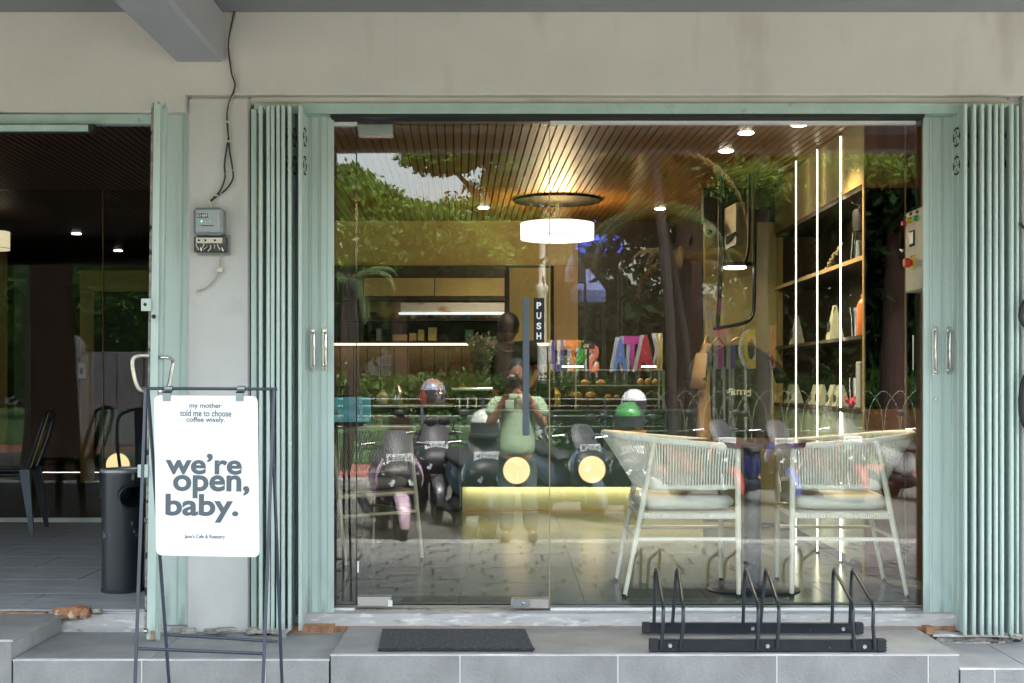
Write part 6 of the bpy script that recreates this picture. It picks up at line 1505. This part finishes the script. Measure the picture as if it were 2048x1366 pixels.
# white guard rail
gl_ = thing('guard_rail', 'white pipe guard rail with three bars along the far pavement', 'rail', Rf(900, 0, 23.3).xy.to_3d()+Vector((0, 0, -.43)))
for py in (798, 812, 832, 853): MB().tube([Rf(560, py, 23.3), Rf(1340, py, 23.3)], .012, 6).build('bar', mat('rail_dull_white', (.30, .31, .30), .6), gl_)
for q in range(600, 1340, 122): 
    p = Rf(q, 795, 23.3); MB().tube([(p.x, p.y, -.43), (p.x, p.y, p.z)], .030, 8).build('post', M['graphite'], gl_)
hf = thing('hoop_fence', 'low fence of pale pointed wire hoops reflected across the right half', 'fence', Rf(1500, 0, 20.6).xy.to_3d()+Vector((0, 0, -.43)))
fm = mat('fence_pale', (.13, .15, .11), .5)
for k in range(18):
    q = 1305+k*33; V_ = 20.6; w = 34
    MB().tube(soft([Rf(q-w, 880, V_), Rf(q-w+6, 820, V_), Rf(q-16, 795, V_), Rf(q, 782, V_), Rf(q+16, 795, V_), Rf(q+w-6, 820, V_), Rf(q+w, 880, V_)], 3), .008, 5).build('hoop', fm, hf)
MB().tube([Rf(1270, 862, 20.6), Rf(1900, 862, 20.6)], .012, 5).build('bar', fm, hf)
ft = MB(); 
for q in range(1272, 1900, 34): p = Rf(q, 880, 20.6); ft.tube([(p.x, p.y, -.43), (p.x, p.y, p.z+.02)], .012, 5)
ft.build('stake', fm, hf)
# ------------------------------------------------------------------ scooters parked at the kerb
def ringxz(c, rx, rz, n=20, p=2.4, yoff=None):
    out = []
    for k in range(n):
        a = 2*math.pi*k/n; ca, sa = math.cos(a), math.sin(a)
        out.append(Vector((c[0]+math.copysign(abs(ca)**(2/p), ca)*rx, c[1], c[2]+math.copysign(abs(sa)**(2/p), sa)*rz)))
    return out
def ringxy(c, rx, ry, n=20, p=2.4):
    out = []
    for k in range(n):
        a = 2*math.pi*k/n; ca, sa = math.cos(a), math.sin(a)
        out.append(Vector((c[0]+math.copysign(abs(ca)**(2/p), ca)*rx, c[1]+math.copysign(abs(sa)**(2/p), sa)*ry, c[2])))
    return out
tyrem = mat('tyre', (.02, .02, .02), .8); hl = mat('headlight_glass', (.55, .62, .68), .08, coat=1); darkp = mat('scooter_dark_plastic', (.015, .016, .02), .45)
visor = mat('smoked_screen', (.05, .05, .06), .4, spec=.3); platem = mat('plate_white', (.62, .66, .68), .5); seatm = mat('seat_vinyl', (.02, .02, .02), .6)
def make_scooter(label, body, accent, plate_txt='N 2325 ADL'):
    """local frame: front wheel towards +y, origin on the ground under the middle"""
    t = thing('parked_scooter', label, 'scooter', (0, 0, 0), 'scooters parked at the kerb')
    def wheel(y):
        ty = MB(); R, r = .24, .045; rr = []
        for i in range(28):
            a = 2*math.pi*i/28; c = Vector((0, y+math.cos(a)*(R-r), R+math.sin(a)*(R-r))); rad = Vector((0, math.cos(a), math.sin(a)))
            rr.append([c+rad*math.cos(b)*r+Vector((1, 0, 0))*math.sin(b)*r for b in [2*math.pi*k/8 for k in range(8)]])
        w = ty.loft(rr, closed=True).build('wheel', tyrem, t, smooth='all')
        rm = MB().lathe((0, y, R), [(.13, -.02), (.16, -.03), (.165, .0), (.16, .03), (.13, .02)], 24, 'x')
        for k in range(5):
            a = 2*math.pi*k/5; rm.obox((0, y+math.cos(a)*.08, R+math.sin(a)*.08), (Vector((0, math.cos(a), math.sin(a))), Vector((1, 0, 0)), Vector((0, -math.sin(a), math.cos(a)))), (.075, .015, .014))
        rm.cyl((-.05, y, R), (.05, y, R), .035, n=12)
        o = rm.build('rim', darkp, None, world=True); o.parent = w; o.location = o.location-w.location
    wheel(.62); wheel(-.60)
    # front fender
    mb = MB(); rr = []
    for i in range(11):
        a = R_(-5+165*i/10); c = Vector((0, .62+math.cos(a)*.285, .24+math.sin(a)*.285)); wv = .075*math.sin(math.pi*(i+1.2)/12.4)**.5; rad = Vector((0, math.cos(a), math.sin(a)))
        rr.append([c+Vector((-wv, 0, 0))-rad*.03, c+Vector((-wv*.7, 0, 0))+rad*.01, c+rad*.02, c+Vector((wv*.7, 0, 0))+rad*.01, c+Vector((wv, 0, 0))-rad*.03, c-rad*.015])
    mb.loft(rr).build('front_fender', body, t, smooth=True)
    for s in (-1, 1): MB().tube([(s*.075, .62, .24), (s*.07, .48, .70)], .02, 8).build('fork', M['steel'], t, smooth=True)
    # front shield: lofted upward
    MB().loft([ringxy((0, .40, .30), .10, .05), ringxy((0, .46, .42), .17, .10), ringxy((0, .53, .56), .215, .13), ringxy((0, .56, .68), .225, .13), ringxy((0, .52, .78), .19, .12), ringxy((0, .46, .86), .13, .09)]).build('front_cowl', darkp, t, smooth='all')
    for s in (-1, 1):
        MB().loft([[Vector(p) for p in ((s*.0, .668, .60), (s*.0, .668, .68), (s*.0, .645, .68), (s*.0, .645, .60))], [Vector(p) for p in ((s*.12, .64, .67), (s*.12, .625, .76), (s*.11, .60, .76), (s*.11, .60, .67))], [Vector(p) for p in ((s*.20, .56, .74), (s*.17, .54, .86), (s*.15, .50, .86), (s*.18, .52, .74))]]).build('front_wing', body, t, smooth=True)
        MB().loft([[Vector(p) for p in ((s*.17, .56, .84), (s*.215, .55, .78), (s*.20, .50, .78), (s*.16, .50, .84))], [Vector(p) for p in ((s*.20, .60, .66), (s*.24, .57, .66), (s*.23, .50, .66), (s*.20, .52, .66))], [Vector(p) for p in ((s*.15, .56, .46), (s*.18, .54, .46), (s*.17, .48, .46), (s*.14, .50, .46))]]).build('side_fairing', body, t, smooth=True)
    # V-shaped dark mouth and headlights
    MB().prism([(-.15, .60, .72), (0, .655, .64), (.15, .60, .72), (.12, .60, .56), (0, .66, .50), (-.12, .60, .56)], (0, .035, 0)).build('grille', darkp, t)
    for s in (-1, 1):
        MB().prism([(s*.06, .672, .655), (s*.185, .615, .735), (s*.175, .60, .65), (s*.085, .665, .595)], (0, .022, 0)).build('headlight', hl, t)
        MB().prism([(s*.20, .54, .79), (s*.235, .50, .70), (s*.225, .50, .60), (s*.19, .56, .68)], (s*.012, .01, 0)).build('side_trim', accent, t)
    MB().loft([[Vector((-w, y, z)), Vector((-w*.6, y+.035, z+.0)), Vector((w*.6, y+.035, z)), Vector((w, y, z)), Vector((w*.6, y+.025, z)), Vector((-w*.6, y+.025, z))] for w, y, z in ((.14, .50, .84), (.16, .44, .95), (.14, .37, 1.06), (.08, .33, 1.12))]).build('windscreen', visor, t, smooth=True)
    MB().tube([(-.34, .22, .98), (-.24, .28, .99), (-.12, .34, .96), (.12, .34, .96), (.24, .28, .99), (.34, .22, .98)], .016, 8).build('handlebar', darkp, t, smooth=True)
    MB().loft([ringxy((0, .34, .86), .10, .09), ringxy((0, .34, .93), .14, .09), ringxy((0, .32, .99), .11, .07)]).build('instrument_cowl', darkp, t, smooth='all')
    for s in (-1, 1):
        MB().tube(soft([(s*.22, .28, .99), (s*.26, .27, 1.12), (s*.32, .25, 1.18)]), .008, 6).build('mirror_stem', darkp, t)
        MB().ball((s*.36, .25, 1.20), .065, 12, 8, (1, .35, .7)).build('mirror', darkp, t, smooth='all')
        MB().tube([(s*.20, .34, 1.0), (s*.34, .31, .985)], .006, 6).build('brake_lever', M['steel'], t)
    o = MB().box((-.13, .56, .80), (.13, .575, .90), .004).build('number_plate', platem, t)
    me = put_text('plate_text', plate_txt, 0, .86, .5765, .21, .035, M['ink'], o, 1, .0005, .02)
    me = put_text('plate_text', '06\u00b726', 0, .822, .5765, .07, .018, M['ink'], o, 1, .0005, .0)
    # leg shield, floor, body, seat
    MB().loft([ringxy((0, .30, .30), .16, .05), ringxy((0, .33, .55), .20, .05), ringxy((0, .36, .80), .14, .05)]).build('leg_shield', darkp, t, smooth='all')
    MB().box((-.15, -.25, .24), (.15, .36, .33), .03).build('floorboard', darkp, t)
    MB().loft([ringxz((0, -.15, .50), .10, .16), ringxz((0, -.35, .56), .15, .19), ringxz((0, -.60, .62), .15, .15), ringxz((0, -.85, .70), .09, .08), ringxz((0, -.98, .74), .04, .04)]).build('rear_body', body, t, smooth='all')
    MB().loft([ringxz((0, -.02, .70), .08, .03), ringxz((0, -.15, .75), .13, .05), ringxz((0, -.40, .76), .15, .055), ringxz((0, -.65, .80), .14, .06), ringxz((0, -.82, .84), .09, .04)]).build('seat', seatm, t, smooth='all')
    MB().loft([ringxz((.0, -.20, .28), .13, .10), ringxz((0, -.45, .28), .14, .12), ringxz((0, -.66, .27), .12, .08)]).build('engine', darkp, t, smooth='all')
    MB().tube([(-.14, -.30, .22), (-.17, -.55, .27), (-.18, -.90, .36)], [.03, .05, .055], 10).build('exhaust', M['rubber'], t, smooth=True)
    MB().ball((0, -.99, .72), .05, 10, 8, (1.2, .5, .7)).build('tail_lamp', mat('tail_red', (.5, .02, .02), .2), t, smooth='all')
    MB().tube([(-.10, -.1, .25), (-.22, -.02, .01)], .012, 6).build('side_stand', darkp, t)
    return t
paint = lambda n, c: mat('scooter_paint_'+n, c, .35, coat=.25, var=.04)
lil = paint('lilac', (.48, .34, .42)); 
KZ = -.545
def place(t, px, V, yaw, z=KZ):
    p = Rf(px, 0, V); t.location = (p.x, p.y, z); t.rotation_euler = (0, 0, yaw); return t
sc1 = make_scooter('lilac and black scooter nearest the left, its nose towards the shop', lil, paint('violet', (.25, .06, .22)), 'N 4112 M')
place(sc1, 782, 12.9, R_(-14))
SW = {}
def sc(label, body, accent, px, V, yaw, z=KZ):
    return place(copy_tree(sc1, None, None, None, label, swap={lil.name: body, 'scooter_paint_violet': accent}), px, V, yaw, z)
sc('dark grey scooter with smoked screen behind the lilac one', paint('charcoal', (.06, .065, .075)), paint('charcoal_b', (.20, .20, .22)), 858, 14.6, R_(-12), -.50)
sc('black and blue grey scooter below the white helmet', paint('slate', (.05, .09, .12)), paint('silver', (.5, .52, .55)), 945, 13.3, R_(-16))
sc('silver and dark blue scooter right of the photographer', paint('blue_silver', (.10, .13, .20)), paint('silver', (.5, .52, .55)), 1132, 14.8, R_(-26))
sc('black scooter behind the round green helmet', paint('black', (.02, .02, .025)), paint('silver', (.5, .52, .55)), 1225, 14.4, R_(-18))
sc('red and white scooter reflected over the left rope chair', paint('red', (.24, .015, .015)), paint('white', (.7, .7, .7)), 1405, 16.6, R_(-24))
sc('blue and silver scooter reflected between the two rope chairs', paint('royal_blue', (.03, .04, .25)), paint('silver', (.5, .52, .55)), 1520, 16.4, R_(-20))
sc('red scooter reflected in front of the green cabinets', paint('red', (.24, .015, .015)), paint('black', (.02, .02, .025)), 1660, 17.0, R_(-16))
sc('white scooter at the right end of the row behind the shutter', paint('white', (.7, .7, .7)), paint('red', (.24, .015, .015)), 1830, 16.8, R_(-15))
sc('black scooter left of the lilac one, out before the porch', paint('black', (.02, .02, .025)), paint('red', (.24, .015, .015)), 600, 13.6, R_(-10))
def helmet(label, c, r, m, band=None):
    t = thing('helmet', label, 'helmet', c, 'helmets left on the scooters')
    prof = [(.78, -.72), (.90, -.55), (1.0, -.2), (1.0, .1), (.92, .42), (.72, .72), (.42, .92), (.01, 1.0)]
    rings = [[Vector(c)+Vector((a*r*math.cos(2*math.pi*k/24)*.92, a*r*math.sin(2*math.pi*k/24)*1.05, h_*r)) for k in range(24)] for a, h_ in prof]
    MB().loft(rings).build('shell', m, t, smooth='all')
    mb = MB(); rr = []
    for k in range(13):
        a = R_(25+130*k/12); rr.append([Vector(c)+Vector((math.cos(a)*r*.95, math.sin(a)*r*1.09, z*r)) for z in (-.45, .18)]+[Vector(c)+Vector((math.cos(a)*r*.90, math.sin(a)*r*1.04, z*r)) for z in (.18, -.45)])
    mb.loft(rr).build('visor', visor, t, smooth=True)
    MB().lathe(c, [(r*.95, -r*.78), (r*1.0, -r*.74), (r*1.0, -r*.66), (r*.93, -r*.62)], 24).build('rim', band or M['rubber'], t, smooth=True)
hw = mat('helmet_white', (.62, .66, .56), .25, coat=.5); hb2 = mixin(mat('helmet_print', (.30, .17, .10), .25, coat=.6), (.25, .35, .55), 9, .50, .56)
hg_ = mixin(mat('helmet_green', (.05, .30, .06), .2, coat=.6), (.01, .02, .02), 6, .50, .56)
helmet('patterned brown helmet hung high on the dark grey scooter', Rf(866, 785, 14.2), .155, hb2); helmet('plain pale helmet on the scooter left of the photographer', Rf(970, 850, 12.9), .165, hw)
helmet('shiny green and black helmet with orange lower band', Rf(1258, 838, 12.8), .175, hg_, mat('helmet_orange', (.6, .18, .04), .3)); helmet('white helmet behind the green one', Rf(1268, 806, 13.6), .15, mat('helmet_cool_white', (.72, .74, .78), .25))
hp_ = helmet('orange helmet reflected low in the porch glass', Vector((-8.9, -6.9, .62)), .16, mat('helmet_bright_orange', (.8, .14, .03), .3))
